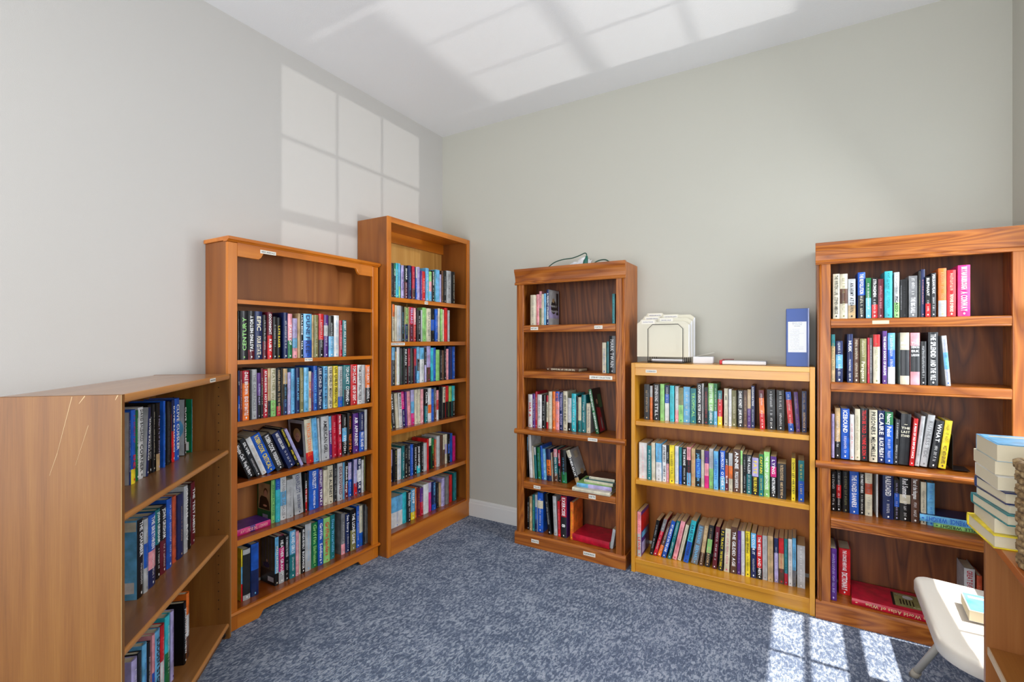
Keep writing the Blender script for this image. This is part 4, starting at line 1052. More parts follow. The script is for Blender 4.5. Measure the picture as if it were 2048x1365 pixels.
6/2/65/81/1151/34/161/231/153/0.0/T1X3/*THE BULLY PULPIT/J/
6/2/84/113/1151/35/279/199/131/0.0/N1S1N1/~|~/W/
6/2/129/152/1151/27/219/232/153/0.0/N/*HUSK|~/W/
6/2/154/178/1151/34/235/212/140/0.0/Z/~|~/E/
6/2/179/205/1151/28/249/210/139/0.0/J/~|*Paragons/E/
6/2/208/216/1151/29/81/214/141/0.0/C/~/I/
6/2/217/227/1151/33/98/214/141/0.0/A/~/W/
6/2/230/255/1151/25/251/229/151/0.0/R1E3/~/J/
6/2/264/281/1151/25/163/245/162/0.0/P/*THE NIGHT BOOKS OF EUROPE/W/
6/2/285/312/1151/34/263/236/156/0.0/S1B1W1/~|~/W/
6/2/330/362/1151/28/322/237/156/0.0/E2D3E1/*DEAD|*WAKE/W/h
6/2/366/400/1151/28/324/236/156/0.0/I1D2I1/*THE DEMON|ERIK LARSON/W/h
6/2/402/422/1151/31/201/197/130/0.0/K/~/H/
6/2/429/463/1151/32/339/238/157/0.0/D/*THE SPLENDID|*AND THE VILE/W/
6/2/488/505/1151/24/161/222/146/-3.9/H1S1H1/~|~/B/
6/3/69/81/772/79/116/217/143/0.0/V/~/P/
6/3/84/105/772/80/210/247/163/0.0/X2D1/~/W/
6/3/108/143/772/81/340/246/162/0.0/B/*ICEBOUND|~/W/
6/3/144/161/772/78/165/220/145/0.0/W/~/R/
6/3/164/185/772/82/202/248/164/0.0/E/~/J/
6/3/186/216/772/87/291/252/162/0.0/D/*TRUTH BE TOLD|LYNNE OLSON/R/
6/3/220/252/772/80/311/248/164/0.0/E/*PRISONERS|*MELOMELLE/K/
6/3/254/280/772/82/257/247/163/0.0/N/CLAIRE|*BLACK FRIDAY/W/b
6/3/280/311/772/77/302/243/161/0.0/G1B3/Nancy Pelosi|~/W/
6/3/312/329/772/78/165/210/138/2.0/D/~|~/W/
6/3/330/368/772/83/367/237/156/2.6/D/~|*THE LAST STAND/E/h
6/3/369/386/772/77/160/220/145/4.3/R/*A MAN OF NO IMPORTANCE/W/
6/3/391/406/772/86/147/233/154/5.7/H/~/A/
6/3/409/434/772/86/249/240/158/7.2/H/*RUTHLESS TIDE/A/
6/3/438/466/772/76/267/217/144/7.1/D/*WHAT|~/W/
6/3/473/499/772/86/253/219/144/6.4/Y/~|*WEST WITH GIRAFFES/Z/
6/4/67/91/497/121/229/197/128/0.0/K/~|~/W/
6/4/92/112/497/126/192/199/123/0.0/D1R1K1/~|~/W/
6/4/117/144/497/126/270/203/123/0.0/K/~/J/
6/4/146/183/497/121/367/212/128/0.0/B/*THE FADED BANNERS/W/
6/4/186/206/497/125/195/207/124/0.0/K/*THE FINEST HOURS|~/W/
6/4/208/237/497/125/281/210/124/0.0/E1U1E2/~|~/A/
6/4/253/259/497/127/59/210/122/0.0/W/~/A/
6/4/277/318/497/120/410/212/129/0.0/N/*RAILROADED|~/W/
6/4/321/340/497/126/184/191/123/0.0/K1B1K1/~|~/V/
6/4/342/382/497/128/400/208/121/0.0/K2E1K2/*Red Summer|~/W/
6/4/384/414/497/125/300/212/124/0.0/Z/*Year of the Hangman|~/W/
6/4/419/438/497/123/185/196/126/0.0/E/~/K/
6/4/441/468/497/118/262/197/130/0.0/S/~|~/B/
6/5/62/88/88/32/261/251/166/0.0/P/~/V/
6/5/101/150/88/123/480/228/126/0.0/R/*THE CONCISE HERITAGE|*DICTIONARY/W/
6/5/571/607/88/128/360/238/121/0.0/W/*GREAT EVENTS|*20TH CENTURY/C/
6/5/613/630/88/127/167/215/122/0.0/U/~/X/
1/1/343/351/857/145/76/248/114/0.0/N/~/W/
1/1/351/379/857/140/278/255/119/0.0/B4Y1/~|*END/R/
1/1/391/409/857/146/176/248/113/0.0/G/~/W/
1/1/409/444/857/146/347/256/113/0.0/W/DAVID BALDACCI|*CORNER/D/
1/1/445/464/857/140/183/249/119/4.3/N/DAVID BALDACCI/W/
1/1/483/508/857/149/243/255/110/0.0/K/~/H/
1/1/508/525/857/146/164/255/113/0.0/D/~/E/
1/1/525/554/857/140/284/257/119/0.0/K3X1/~/V/
1/1/577/594/857/140/164/259/119/0.0/B/~/S/
1/1/594/600/857/149/54/259/110/0.0/N/DAVID BALDACCI/W/
1/1/614/634/857/142/200/252/117/0.0/D/~/A/
1/1/646/662/857/147/157/246/112/0.0/K/~/U/
1/1/662/687/857/145/247/252/114/0.0/N1R1/DAVID BALDACCI/W/
1/1/687/731/857/145/434/255/114/0.0/B/CLIVE CUSSLER/W/C
1/1/775/795/857/146/189/244/113/0.0/K/CLIVE CUSSLER/W/C
1/1/842/851/857/144/87/235/115/0.0/T/~/W/
1/2/323/363/473/109/393/268/150/0.0/K/*THE CHAMBER|~/W/
1/2/363/392/473/107/286/256/152/0.0/H1B1H1/~/A/
1/2/393/441/473/106/482/258/153/0.0/B2I1N1/*THE BRETHREN|~/W/
1/2/459/494/473/114/338/255/145/0.0/T1K1/JOHN GRISHAM|~/W/
1/2/495/542/473/114/468/254/145/0.0/K1M1/JOHN GRISHAM|~/W/
1/2/542/584/473/112/417/268/147/0.0/B/~/W/
1/2/594/626/473/114/314/263/145/0.0/U/~/Z/
1/2/626/680/473/109/538/258/150/0.0/N/~/X/
1/2/682/717/473/108/343/277/151/0.0/H/GRISHAM|*BOY/W/
1/2/725/752/473/110/265/269/149/0.0/K/~/A/
1/2/767/810/473/116/417/267/143/0.0/M/*THE TESTAMENT/W/
1/3/211/245/70/72/335/259/170/0.0/V/~/W/
1/3/259/281/70/77/205/255/168/0.0/D/~/A/
1/3/281/309/70/74/282/267/170/0.0/S/~/B/
1/3/323/345/70/80/214/249/164/0.0/K/~/W/
1/3/345/365/70/75/193/263/170/0.0/I1B1/~/C/
1/3/365/403/70/75/374/260/170/0.0/S/*SUDDEN STORM/K/
1/3/408/437/70/76/287/258/170/0.0/R1W1/~/I/
1/3/447/486/70/78/385/268/170/0.0/Q1G1/~/W/
1/3/495/521/70/80/256/261/170/0.0/V/~/P/
1/3/592/614/70/75/220/245/162/0.0/K/JONATHAN MAYHEW/W/C
1/3/633/660/70/81/262/260/170/0.0/O1W1Z1/~/Z/'''
FRM = {1: ((0.8415, -2.4518), math.atan2(0.7248, -0.689)), 2: ((0.203, -1.81), R(90)), 3: ((0.26, -0.872), R(90)), 4: ((0.833, -0.27), 0.0), 5: ((1.62, -0.265), 0.0), 6: ((2.534, -0.27), 0.0)}
CASE_NAME = {1: 'low maple bookcase', 2: 'scalloped cherry bookcase', 3: 'tallest bookcase', 4: 'corner oak bookcase', 5: 'yellow bookcase', 6: 'rightmost oak bookcase'}
SH = {1: ['top', 'middle', 'bottom'], 2: ['empty', 'second', 'third', 'fourth', 'fifth', 'bottom'], 3: ['top', 'second', 'third', 'fourth', 'fifth', 'bottom'],
      4: ['top', 'second', 'third', 'fourth', 'bottom'], 5: ['top', 'middle', 'bottom'], 6: ['top', 'second', 'third', 'fourth', 'bottom']}
SH[2] = ['x', 'top', 'second', 'third', 'fourth', 'bottom']
SH[2] = ['top', 'second', 'third', 'fourth', 'fifth', 'bottom']
ORD = ['first', 'second', 'third', 'fourth', 'fifth', 'sixth', 'seventh', 'eighth', 'ninth', 'tenth', 'eleventh', 'twelfth', 'thirteenth']
# books whose covers differ in colour from the spine
BOARD = {'THE CHAMBER': 'S', 'MAN HUNTING': 'D', 'A PERFECT STRANGER': 'A', 'THEROUX': 'A', 'QUEENMAKER': 'K', 'HANNIBAL': 'G', 'PATRICIA CORNWELL': 'K', 'GREAT EVENTS': 'H', 'LEWIS': 'P', 'THE PROVISIONAL': 'H', 'EXERCISE': 'P'}
BOARDK = {'11T': 'G', '11N': 'H'}
books = [l.split('/') for l in TABLE.strip().splitlines()]
def cname(cols):
    bs = bands(cols); tot = {}
    for k, w in bs: tot[k] = tot.get(k, 0) + w
    o = sorted(tot, key=lambda k: -tot[k])
    if len(o) > 1 and tot[o[1]] >= 0.2: return CN[o[0]] + ' and ' + CN[o[1]]
    return CN[o[0]]
counts = {}
for b in books:
    key = (b[0], b[1], cname(b[10])); counts[key] = counts.get(key, 0) + 1
seen = {}; made = {}
for b in books:
    c, s_ = int(b[0]), int(b[1])
    u0, u1, z, v, th, h, d, lean = [float(x) for x in b[2:10]]
    u0, u1, z, v, h, d = u0 / 1000, u1 / 1000, z / 1000, v / 1000, h / 1000, d / 1000; th /= 10000
    cols, text, tc, fl = b[10:14]
    (ox, oy), a = FRM[c]
    hard = not (c == 5 or (c == 6 and 'E' in cols and th < 0.02) or h < 0.192)
    lr = R(lean)
    if lean < 0: pu = u0 + th / 2 * math.cos(lr); lift = th / 2 * math.sin(-lr)
    else: pu = u1 - th / 2 * math.cos(lr); lift = th / 2 * math.sin(lr)
    if lean == 0: pu = (u0 + u1) / 2; lift = 0
    U = Vector((math.cos(a), math.sin(a), 0)); V = Vector((-math.sin(a), math.cos(a), 0))
    P = Vector((ox, oy, 0)) + U * pu + V * v + Vector((0, 0, z + lift + 0.0004))
    cn = cname(cols); key = (b[0], b[1], cn)
    seen[key] = seen.get(key, 0) + 1
    kind = 'hardback' if hard else 'paperback'
    title = next((p.strip('*') for p in text.split('|') if p.startswith('*')), '')
    if len(title.split()) > 3 or len(title) < 3: title = ''
    pos = ('only %s one' % cn.split(' and ')[0] if ' and ' not in cn else 'only such') if counts[key] == 1 else ORD[seen[key] - 1] + ' such from left'
    if counts[key] == 1: pos = 'only such one'
    shelf = '%s shelf of %s' % (SH[c][s_ - 1], CASE_NAME[c])
    label = '%s %s%s, %s on %s' % (cn, kind, (' reading ' + title) if title else '', pos, shelf)
    if len(label.split()) > 16: label = '%s %s, %s on %s' % (cn, kind, pos, shelf)
    nm = 'hardback_book' if hard else 'paperback_book'
    r = root(nm, P, 0, label, 'book', 'books on the ' + shelf)
    r.rotation_mode = 'QUATERNION'
    r.rotation_quaternion = Matrix.Rotation(a, 4, 'Z').to_quaternion() @ Matrix.Rotation(lr, 4, 'Y').to_quaternion()
    board = next((w for q, w in BOARD.items() if q in text), None)
    board = board or BOARDK.get('%d%d%s' % (c, s_, cols))
    book_parts(r, th, h, d, cols, text, tc, fl, hard, board)
    made[text + '#%d%d' % (c, s_)] = made['%d%d%s' % (c, s_, cols)] = (r, th, h, d)

# pictures and printing on the covers that face the room
skin_m = mat('printed_skin', (214, 160, 130), 0.4); hair_m = mat('printed_hair', (96, 60, 34), 0.4); blond_m = mat('printed_blond', (196, 158, 100), 0.4)
def ell(mb, M, cx, cy, rx, ry, mi, lift=0.0, n=18):
    mb.poly([M @ Vector((cx + rx * math.cos(2 * math.pi * i / n), cy + ry * math.sin(2 * math.pi * i / n), lift)) for i in range(n)], [tuple(range(n))], mi)
def rect(mb, M, x0, x1, y0, y1, mi, lift=0.0):
    mb.poly([M @ Vector((x, y, lift)) for x, y in ((x0, y0), (x1, y0), (x1, y1), (x0, y1))], [(0, 1, 2, 3)], mi)
def cover_face(key, side):
    r, th, h, d = made[key]
    if side == 'L': return r, basis((-th / 2 - 0.0005, d / 2, h / 2), (0, -1, 0), (0, 0, 1)), h, d
    return r, basis((th / 2 + 0.0005, d / 2, h / 2), (0, 1, 0), (0, 0, 1)), h, d
def print_cover(key, side, name, fn, mats):
    if key not in made: return
    r, M, h, d = cover_face(key, side); mb = MB(); fn(mb, M, h, d); mb.build(name, mats, r)
def seated_man(mb, M, h, d):
    rect(mb, M, -d * .42, d * .40, -h * .22, h * .40, 0)
    mb.poly([M @ Vector(p) for p in ((-d * .38, -h * .20, .0002), (d * .38, -h * .21, .0002), (d * .32, -h * .02, .0002), (d * .16, h * .08, .0002), (-d * .2, h * .1, .0002), (-d * .3, h * .04, .0002))], [(0, 1, 2, 3, 4, 5)], 1)
    ell(mb, M, d * .10, h * .20, d * .15, h * .095, 3, .0003); ell(mb, M, d * .10, h * .165, d * .115, h * .08, 2, .0004)
    ell(mb, M, d * .06, -h * .12, d * .14, h * .025, 2, .0004); rect(mb, M, -d * .12, d * .25, -h * .42, -h * .32, 4, .0002)
print_cover('HANNIBAL RISING#25', 'L', 'author_photo', seated_man, [BM['X'], BM['K'], skin_m, hair_m, BM['V']])
def portrait(mb, M, h, d):
    rect(mb, M, -d * .46, d * .46, -h * .48, h * .48, 0); rect(mb, M, -d * .34, d * .34, -h * .36, h * .40, 1, .0002)
    ell(mb, M, d * .03, h * .14, d * .22, h * .15, 3, .0003); ell(mb, M, d * .05, h * .08, d * .14, h * .11, 2, .0004); ell(mb, M, 0, h * .10, d * .02, h * .008, 1, .0006); ell(mb, M, d * .10, h * .10, d * .02, h * .008, 1, .0006); ell(mb, M, d * .05, h * .02, d * .04, h * .008, 5, .0006); ell(mb, M, 0, -h * .25, d * .26, h * .08, 4, .0003)
print_cover('PATRICIA CORNWELL#24', 'L', 'author_photo', portrait, [BM['H'], BM['K'], skin_m, blond_m, BM['N'], BM['C']])
def forest(mb, M, h, d):
    for i in range(9): rect(mb, M, -d * .46 + d * .1 * i, -d * .42 + d * .1 * i, -h * .2, h * .47, 0 if i % 2 else 1)
    rect(mb, M, d * .0, d * .4, -h * .44, -h * .34, 2, .0002); ell(mb, M, -d * .1, -h * .12, d * .22, h * .06, 3, .0003); ell(mb, M, -d * .05, -h * .03, d * .05, h * .03, 4, .0003)
print_cover('*MAN HUNTING#26', 'L', 'cover_picture', forest, [BM['A'], BM['J'], BM['W'], BM['N'], skin_m])
def blurb(mb, M, h, d):
    rect(mb, M, d * .0, d * .42, -h * .42, -h * .28, 0); 
    rect(mb, M, -d * .3, d * .46, h * .36, h * .48, 1)
print_cover('*THE CHAMBER|~#12', 'L', 'cover_printing', blurb, [BM['W'], BM['E']])
def rider(mb, M, h, d):
    rect(mb, M, -d * .49, d * .49, -h * .49, h * .49, 0); ell(mb, M, d * .1, -h * .02, d * .36, h * .2, 3, .0002)
    ell(mb, M, -d * .02, h * .27, d * .05, h * .03, 2, .0004); rect(mb, M, -d * .12, d * .12, h * .12, h * .25, 1, .0003); rect(mb, M, -d * .35, d * .1, h * .06, h * .13, 1, .0003); rect(mb, M, -d * .03, d * .04, -h * .02, h * .12, 1, .0003)
print_cover('CLIVE CUSSLER#11', 'L', 'cover_picture', rider, [BM['H'], BM['K'], skin_m, BM['S']])
def framed(mb, M, h, d):
    rect(mb, M, -d * .3, d * .2, -h * .18, h * .34, 0); rect(mb, M, -d * .28, d * .18, -h * .17, h * .33, 1, .0002); rect(mb, M, -d * .28, d * .18, -h * .17, h * .02, 2, .0003)
    rect(mb, M, -d * .2, d * .4, -h * .46, -h * .3, 0, .0002); rect(mb, M, -d * .12, d * .1, -h * .43, -h * .34, 3, .0004)
print_cover('11T', 'L', 'cover_picture', framed, [BM['W'], BM['K'], BM['P'], BM['A']])
def city(mb, M, h, d):
    rect(mb, M, -d * .49, d * .49, -h * .49, h * .49, 0); rect(mb, M, -d * .49, d * .49, -h * .3, h * .05, 1, .0001)
    rect(mb, M, d * .2, d * .42, -h * .2, h * .42, 2, .0002); ell(mb, M, -d * .05, h * .02, d * .26, h * .2, 2, .0002); ell(mb, M, -d * .08, h * .2, d * .12, h * .06, 4, .0003)
    put_text(mb, 'PERFECT', M @ Matrix.Translation((0, h * .04, .0006)), d * .76, .012, 3); put_text(mb, 'STRANGER', M @ Matrix.Translation((0, -h * .10, .0006)), d * .86, .012, 3)
print_cover('*A PERFECT STRANGER#41', 'R', 'cover_picture', city, [BM['H'], BM['V'], BM['D'], BM['W'], BM['X']])
def redgown(mb, M, h, d):
    mb.poly([M @ Vector(p) for p in ((-d * .35, -h * .48, .0002), (d * .25, -h * .48, .0002), (d * .1, h * .05, .0002), (-d * .28, h * .08, .0002))], [(0, 1, 2, 3)], 0)
    ell(mb, M, -d * .12, h * .2, d * .09, h * .06, 1, .0003); rect(mb, M, d * .02, d * .44, h * .05, h * .35, 2, .0001); ell(mb, M, d * .02, -h * .3, d * .07, h * .14, 3, .0004)
print_cover('*THE OTHER BOLEYN|*QUEENMAKER#43', 'R', 'cover_picture', redgown, [BM['C'], skin_m, BM['G'], BM['H']])
def desert(mb, M, h, d):
    rect(mb, M, -d * .49, d * .49, -h * .49, h * .49, 0); rect(mb, M, -d * .49, d * .49, -h * .49, -h * .24, 1, .0002); ell(mb, M, d * .1, -h * .2, d * .18, h * .08, 2, .0003)
    rect(mb, M, -d * .2, d * .2, h * .22, h * .42, 3, .0002)
print_cover('THEROUX#44', 'R', 'cover_picture', desert, [BM['H'], BM['K'], BM['X'], BM['E']])
def game(mb, M, h, d):
    rect(mb, M, -d * .49, d * .49, h * .05, h * .42, 0); rect(mb, M, -d * .4, d * .3, -h * .1, h * .02, 1, .0002); rect(mb, M, -d * .4, d * .1, -h * .45, -h * .2, 2, .0002)
print_cover('~|LEWIS#53', 'R', 'cover_picture', game, [BM['R'], BM['S'], BM['V']])

# --- books lying down or standing elsewhere
def lying_book(loc, ang, length, depth, th, cols, board, text, tc, label, group=None, hard=True, fl='', tilt=0.0, pic=None):
    """a book on its side; its spine faces local -y and is `length` long."""
    r = root('hardback_book' if hard else 'paperback_book', loc, 0, label, 'book', group)
    r.rotation_mode = 'QUATERNION'
    r.rotation_quaternion = Matrix.Rotation(ang, 4, 'Z').to_quaternion() @ Matrix.Rotation(tilt, 4, 'Y').to_quaternion() @ Matrix.Rotation(R(90), 4, 'Y').to_quaternion() @ Matrix.Translation((0, 0, 0)).to_quaternion()
    # after the quarter turn local z points along +x and local x points down
    r.location = Vector(loc) + Vector((0, 0, th / 2))
    book_parts(r, th, length, depth, cols, text, tc, fl, hard, board)
    if pic:
        mb = MB(); M = basis((-th / 2 - 0.0005, depth / 2, length / 2), (0, 0, 1), (0, 1, 0)); pic(mb, M, depth, length)
        M2 = M
        mb.build('cover_picture', [BM[k] for k in 'JEKHS'], r)
    return r
# local frames: +x of the lying book runs along ang
lying_book((0.203 - 0.045, -1.755, 0.4134), R(90), 0.185, 0.125, 0.030, 'F3P1F3', 'P', 'KENNEDY THE SECRET LAW', 'I', 'magenta book lying flat at the left end of the fifth cherry shelf')
lying_book((1.02, -0.175, 1.1534), R(-3), 0.235, 0.14, 0.020, 'Z4', 'Z', 'THE HISTORY OF THE DANCE', 'E', 'brown book lying alone on the second shelf of the corner oak bookcase')
st4 = [('cream oversized book with pink edge, lowest of the stack overhanging the oak shelf', 0.245, 0.19, 0.020, 'E2I1', 'E', -0.02, 0), ('pale blue and green book, second in the stack on the oak shelf', 0.225, 0.18, 0.024, 'V2L1', 'L', 0.0, 3),
       ('teal book with cream pages, third in the stack on the oak shelf', 0.19, 0.16, 0.017, 'T', 'T', 0.03, -2), ('dark brown book on top of the stack on the oak shelf', 0.165, 0.14, 0.017, 'Z', 'Z', 0.045, 2)]
zz = 0.4204
for i, (lb, ln, dp, th, cl, bd, off, rz) in enumerate(st4):
    lying_book((1.252 + (0.245 - ln), -0.262 + off + i * 0.006, zz), R(rz), ln * 0.99, dp, th, 'E' if i != 1 else 'V2S1', bd, '~', 'A', lb, 'stack of flat books on the oak shelf', True, 'z'); zz += th + 0.0006
lying_book((1.225, -0.215, 0.0832), R(-4), 0.25, 0.20, 0.042, 'C', 'C', '~', 'M', 'thick red album lying flat on the bottom shelf of the corner oak bookcase', None, True, 'z')
b_ = root('paperback_book', (1.515, -0.20, 0.0832), 0, 'thin pale grey booklet leaning at the right end of the corner oak bottom shelf', 'book'); b_.rotation_euler = (0, R(9), 0)
b_.location = (1.487, -0.215, 0.0845); book_parts(b_, 0.008, 0.12, 0.10, 'H', '~', 'A', '', False)
GRL = 'two books lying at the right of the fourth oak shelf'
lying_book((2.995, -0.165, 0.4974), R(-2), 0.20, 0.135, 0.020, 'L', 'J', 'GABRIELLE|*WRIGHT', 'D', 'lime book lying beneath the blue one on the rightmost oak bookcase', GRL, True, 'b')
lying_book((2.945, -0.170, 0.5181), R(-2), 0.20, 0.14, 0.032, 'S', 'N', 'LAWRENCE|WRIGHT', 'B', 'blue book lying on the lime one in the rightmost oak bookcase', GRL, True, 'b')
def sea(mb, M, w, l):
    rect(mb, M, -l * .48, l * .48, -w * .48, w * .48, 4, .0002)
    rect(mb, M, -l * .4, l * .1, -w * .1, w * .3, 3, .0003); rect(mb, M, -l * .2, l * .42, -w * .34, -w * .22, 1, .0004)
def atlas(mb, M, w, l):
    rect(mb, M, l * -.02, l * .36, -w * .32, w * .34, 0, .0002); rect(mb, M, l * -.02, l * .01, -w * .32, w * .34, 2, .0003)
    ell(mb, M, l * .17, w * .18, l * .06, w * .09, 3, .0004); 
    for i in range(5): rect(mb, M, l * (.07 + .035 * i), l * (.085 + .035 * i), -w * .2, w * .05, 2, .0003)
    put_text(mb, 'World', M @ Matrix.Translation((l * .08, w * .26, .0004)), l * .12, .008, 3)
    put_text(mb, 'Atlas', M @ Matrix.Translation((l * .27, -w * .24, .0004)), l * .14, .010, 1)
lying_book((2.682, -0.235, 0.0884), R(-3), 0.33, 0.215, 0.030, 'K1C9', 'C', 'The World Atlas of Wine', 'X', 'large crimson atlas lying flat on the bottom shelf of rightmost oak bookcase', None, True, '', 0, atlas)
# the stack on the foreground bookcase: fore-edges and tails face the room
SK = [(0.030, 0.150, 0.225, 'E', 'Y', True, 2, 'yellow-covered hardback at the bottom of the stack beside the basket', 'H'),
      (0.032, 0.115, 0.185, 'E', 'E', False, -3, 'cream paperback second from the bottom of the stack beside the basket', 'E'),
      (0.024, 0.160, 0.240, 'Q', 'T', True, -2, 'teal-topped white hardback third from the bottom of the stack beside basket', 'T'),
      (0.016, 0.130, 0.200, 'S', 'H', False, 6, 'thin pale blue book above the teal one in the stack beside the basket', 'S'),
      (0.026, 0.138, 0.215, 'E', 'N', True, 0, 'cream and navy hardback in the middle of the stack beside the basket', 'N'),
      (0.030, 0.130, 0.205, 'H', 'W', False, 2, 'white-covered paperback third from the top of the stack beside the basket', 'W'),
      (0.030, 0.120, 0.190, 'E', 'E', False, -8, 'slanting cream paperback second from the top of the stack beside basket', 'E'),
      (0.038, 0.132, 0.195, 'B', 'S', False, 0, 'thick blue-covered paperback on top of the stack beside the basket', 'S')]
NC = [(2.838, -1.569, .165, 3), (2.843, -1.554, .145, 0), (2.851, -1.604, .180, 6), (2.858, -1.590, .150, 7), (2.853, -1.583, .159, 5), (2.845, -1.568, .150, 1), (2.845, -1.550, .154, 0), (2.848, -1.552, .150, 0)]
zz = 0.8854
for i, (th, dp, ln, cl, bd, hard, rz, lb, _) in enumerate(SK):
    # spine away (towards the window), so the page edges show
    ang = R(180 + rz)
    cx, cy, dp, rz = NC[i]; ang = R(180 + rz)
    r = lying_book((0, 0, 0), 0, ln, dp, th, bd, bd, '~', 'A', lb, 'stack of books beside the basket', hard, 'zi', 0, sea if i == 7 else None)
    # book spans local x 0..ln, local y 0..dp; turn it so that its fore-edge (local +y) faces -y of the room
    r.rotation_quaternion = Matrix.Rotation(ang, 4, 'Z').to_quaternion() @ Matrix.Rotation(R(90), 4, 'Y').to_quaternion()
    r.location = Vector((cx, cy, zz + th / 2)) + (Matrix.Rotation(ang, 4, 'Z') @ Vector((-ln, -dp, 0)))
    zz += th + 0.0006
r = lying_book((0, 0, 0), 0, 0.17, 0.138, 0.034, 'S', 'W', '~', 'B', 'thick paperback with blue and white cover lying on the white chair seat', None, False, 'zi', 0, sea)
CHB = r

# ------------------------------------------------------------------ things on the bookcases
black_wire = mat('black_wire', (22, 22, 24), 0.4)
b = MB(); r = root('bookend', (3.245, -0.13, 0.7722), 0, 'black metal bookend standing right of the yellow book on rightmost oak bookcase', 'bookend')
r.location = (3.056, -0.185, 0.7722)
b.box(0, 0.0016, 0, 0.12, 0, 0.158); b.build('upright_plate', black_wire, r, 0.0005)
b = MB(); b.box(0.0, 0.06, 0, 0.10, 0, 0.0014); b.build('base_plate', black_wire, r)

# wire file sorter with folders
r = root('file_sorter', (1.70, -0.20, 1.2214), 0, 'black wire file sorter on the yellow bookcase', 'file sorter')
def loop(y, x0=0.0, x1=0.198, h=0.225, c=0.026, lean=0.0):
    return [(x0, y, 0.004), (x0, y + lean, h - c), (x0 + c, y + lean, h), (x1 - c, y + lean, h), (x1, y + lean, h - c), (x1, y, 0.004)]
for i in range(5):
    b = MB(); b.tube(loop(0.0 + 0.034 * i, 0.0 + 0.004 * i, 0.198 + 0.004 * i), 0.0019, 8); b.build('divider', black_wire, r, smooth=True)
b = MB()
for xx in (0.0, 0.198): b.tube([(xx, 0.0, 0.004), (xx + 0.016, 0.136, 0.004)], 0.0024, 8)
for yy in (0.0, 0.034, 0.068, 0.102, 0.136): b.tube([(yy * .1, yy, 0.004), (0.2 + yy * .1, yy, 0.004)], 0.0016, 8)
b.tube([(0.002, -0.004, 0.012), (0.20, -0.004, 0.012)], 0.002, 8)
b.build('base', black_wire, r, smooth=True)
manila = mat('manila', (222, 217, 198), 0.75, 0.3); white_p = mat('white_paper', (226, 226, 229), 0.75, 0.3)
lav_ink = mat('label_ink', (92, 92, 150), 0.6)
fold = [(0.014, 0.048, 0.000, 0.0, 0.095, manila, 'DONATIONS', 'manila folder at the front of the wire sorter'),
        (0.046, 0.060, 0.002, 0.095, 0.19, manila, 'BOOK SALE', 'manila folder second from front in the wire sorter'),
        (0.050, 0.072, -0.001, 0.0, 0.10, manila, 'VOLUNTEER SCHEDULE', 'manila folder in the middle of the wire sorter'),
        (0.084, 0.082, 0.003, 0.10, 0.20, manila, 'CATALOG LISTS', 'manila folder fourth from front in the wire sorter'),
        (0.088, 0.095, 0.000, 0.0, 0.10, manila, 'PROGRAM NOTES', 'manila folder at the back of the wire sorter, tallest tab')]
for k, (y, dz, dx, t0, t1, m, tx, lb) in enumerate(fold):
    x0, x1 = 1.70 - 0.068 + 0.005 * k, 1.70 + 0.226 + 0.004 * k
    zb, zt = 1.2214 + 0.036, 1.2214 + 0.036 + 0.205 + 0.0105 * k
    ang = R(0)
    rr = root('file_folder', (x0, -0.20 + y + 0.004, zb), ang, lb, 'folder', 'manila folders in the wire sorter')
    w_, h_ = x1 - x0, zt - zb
    a, e = t0 * w_ / 0.3 + 0.022, t1 * w_ / 0.3 + 0.014
    pr = [(0, 0), (w_, 0), (w_, h_ - 0.016), (w_ - 0.02, h_)] + ([(e + 0.008, h_), (e, h_ + 0.014), (a, h_ + 0.014), (a - 0.008, h_)]) + [(0.018, h_), (0, h_ - 0.012)]
    if a - 0.008 < 0.02: pr = pr[:-2] + [(0.0, h_ - 0.006)]
    b = MB(); b.extrude(pr, 0, 0.0012, lambda p, q, s: (p, s, q)); b.build('back_leaf', m, rr)
    b = MB(); b.box(0.0, w_, -0.0030, -0.0020, 0.0, h_ - 0.012); b.build('front_leaf', m, rr)
    b = MB(); b.box(0.006, w_ + 0.006, -0.0018, -0.0004, 0.002, h_ - 0.018); b.build('paper_sheets', white_p, rr)
    b = MB(); b.box(a + 0.004, e - 0.004, -0.0004, 0.0, h_ - 0.012, h_ + 0.011); o = b.build('tab_label', paper_m, rr)
    t = MB(); put_text(t, tx, basis(((a + e) / 2, -0.0008, h_), (1, 0, 0), (0, 0, 1)), (e - a) * 0.75, 0.005); t.build('lettering', lav_ink, o)
b = MB(); b.box(0, 0.172, 0, 0.115, 0, 0.016); o = b.build('paper_stack', white_p, None, 0.003); o.location = (1.718, -0.185, 1.2282)
tag(o, 'thin stack of white sheets lying under the folders in the wire sorter', 'paper')
# white box with its lid ajar, and the white booklet with the red clip
r = root('storage_box', (1.945, -0.165, 1.2214), R(4), 'small white box with its lid tilted open, right of the file sorter', 'box')
b = MB(); b.box(0, 0.106, 0, 0.10, 0, 0.040); b.build('body', white_p, r, 0.005, seg=3)
b = MB(); b.box(0.0, 0.092, 0, 0.10, 0, 0.0016, 0, Matrix.Translation((0.020, 0, 0.0412)) @ Matrix.Rotation(R(-13), 4, 'Y')); b.build('lid', mat('lid_card', (216, 216, 208), 0.6), r)
r = root('booklet', (2.088, -0.19, 1.2214), R(1), 'white booklet with red spine lying between white box and blue binder', 'booklet')
b = MB(); b.box(0.014, 0.228, 0, 0.13, 0.001, 0.0195); b.build('page_block', white_p, r, 0.004, seg=3)
b = MB(); b.box(0, 0.014, 0.0, 0.13, 0, 0.024); b.build('spine', mat('red_plastic', (196, 24, 40), 0.35), r, 0.005, seg=3)
b = MB(); b.tube([(0.012, 0.05, 0.026), (0.07, 0.05, 0.027)], 0.0022, 8); b.build('page_marker', mat('marker_brown', (120, 40, 40), 0.4), r)
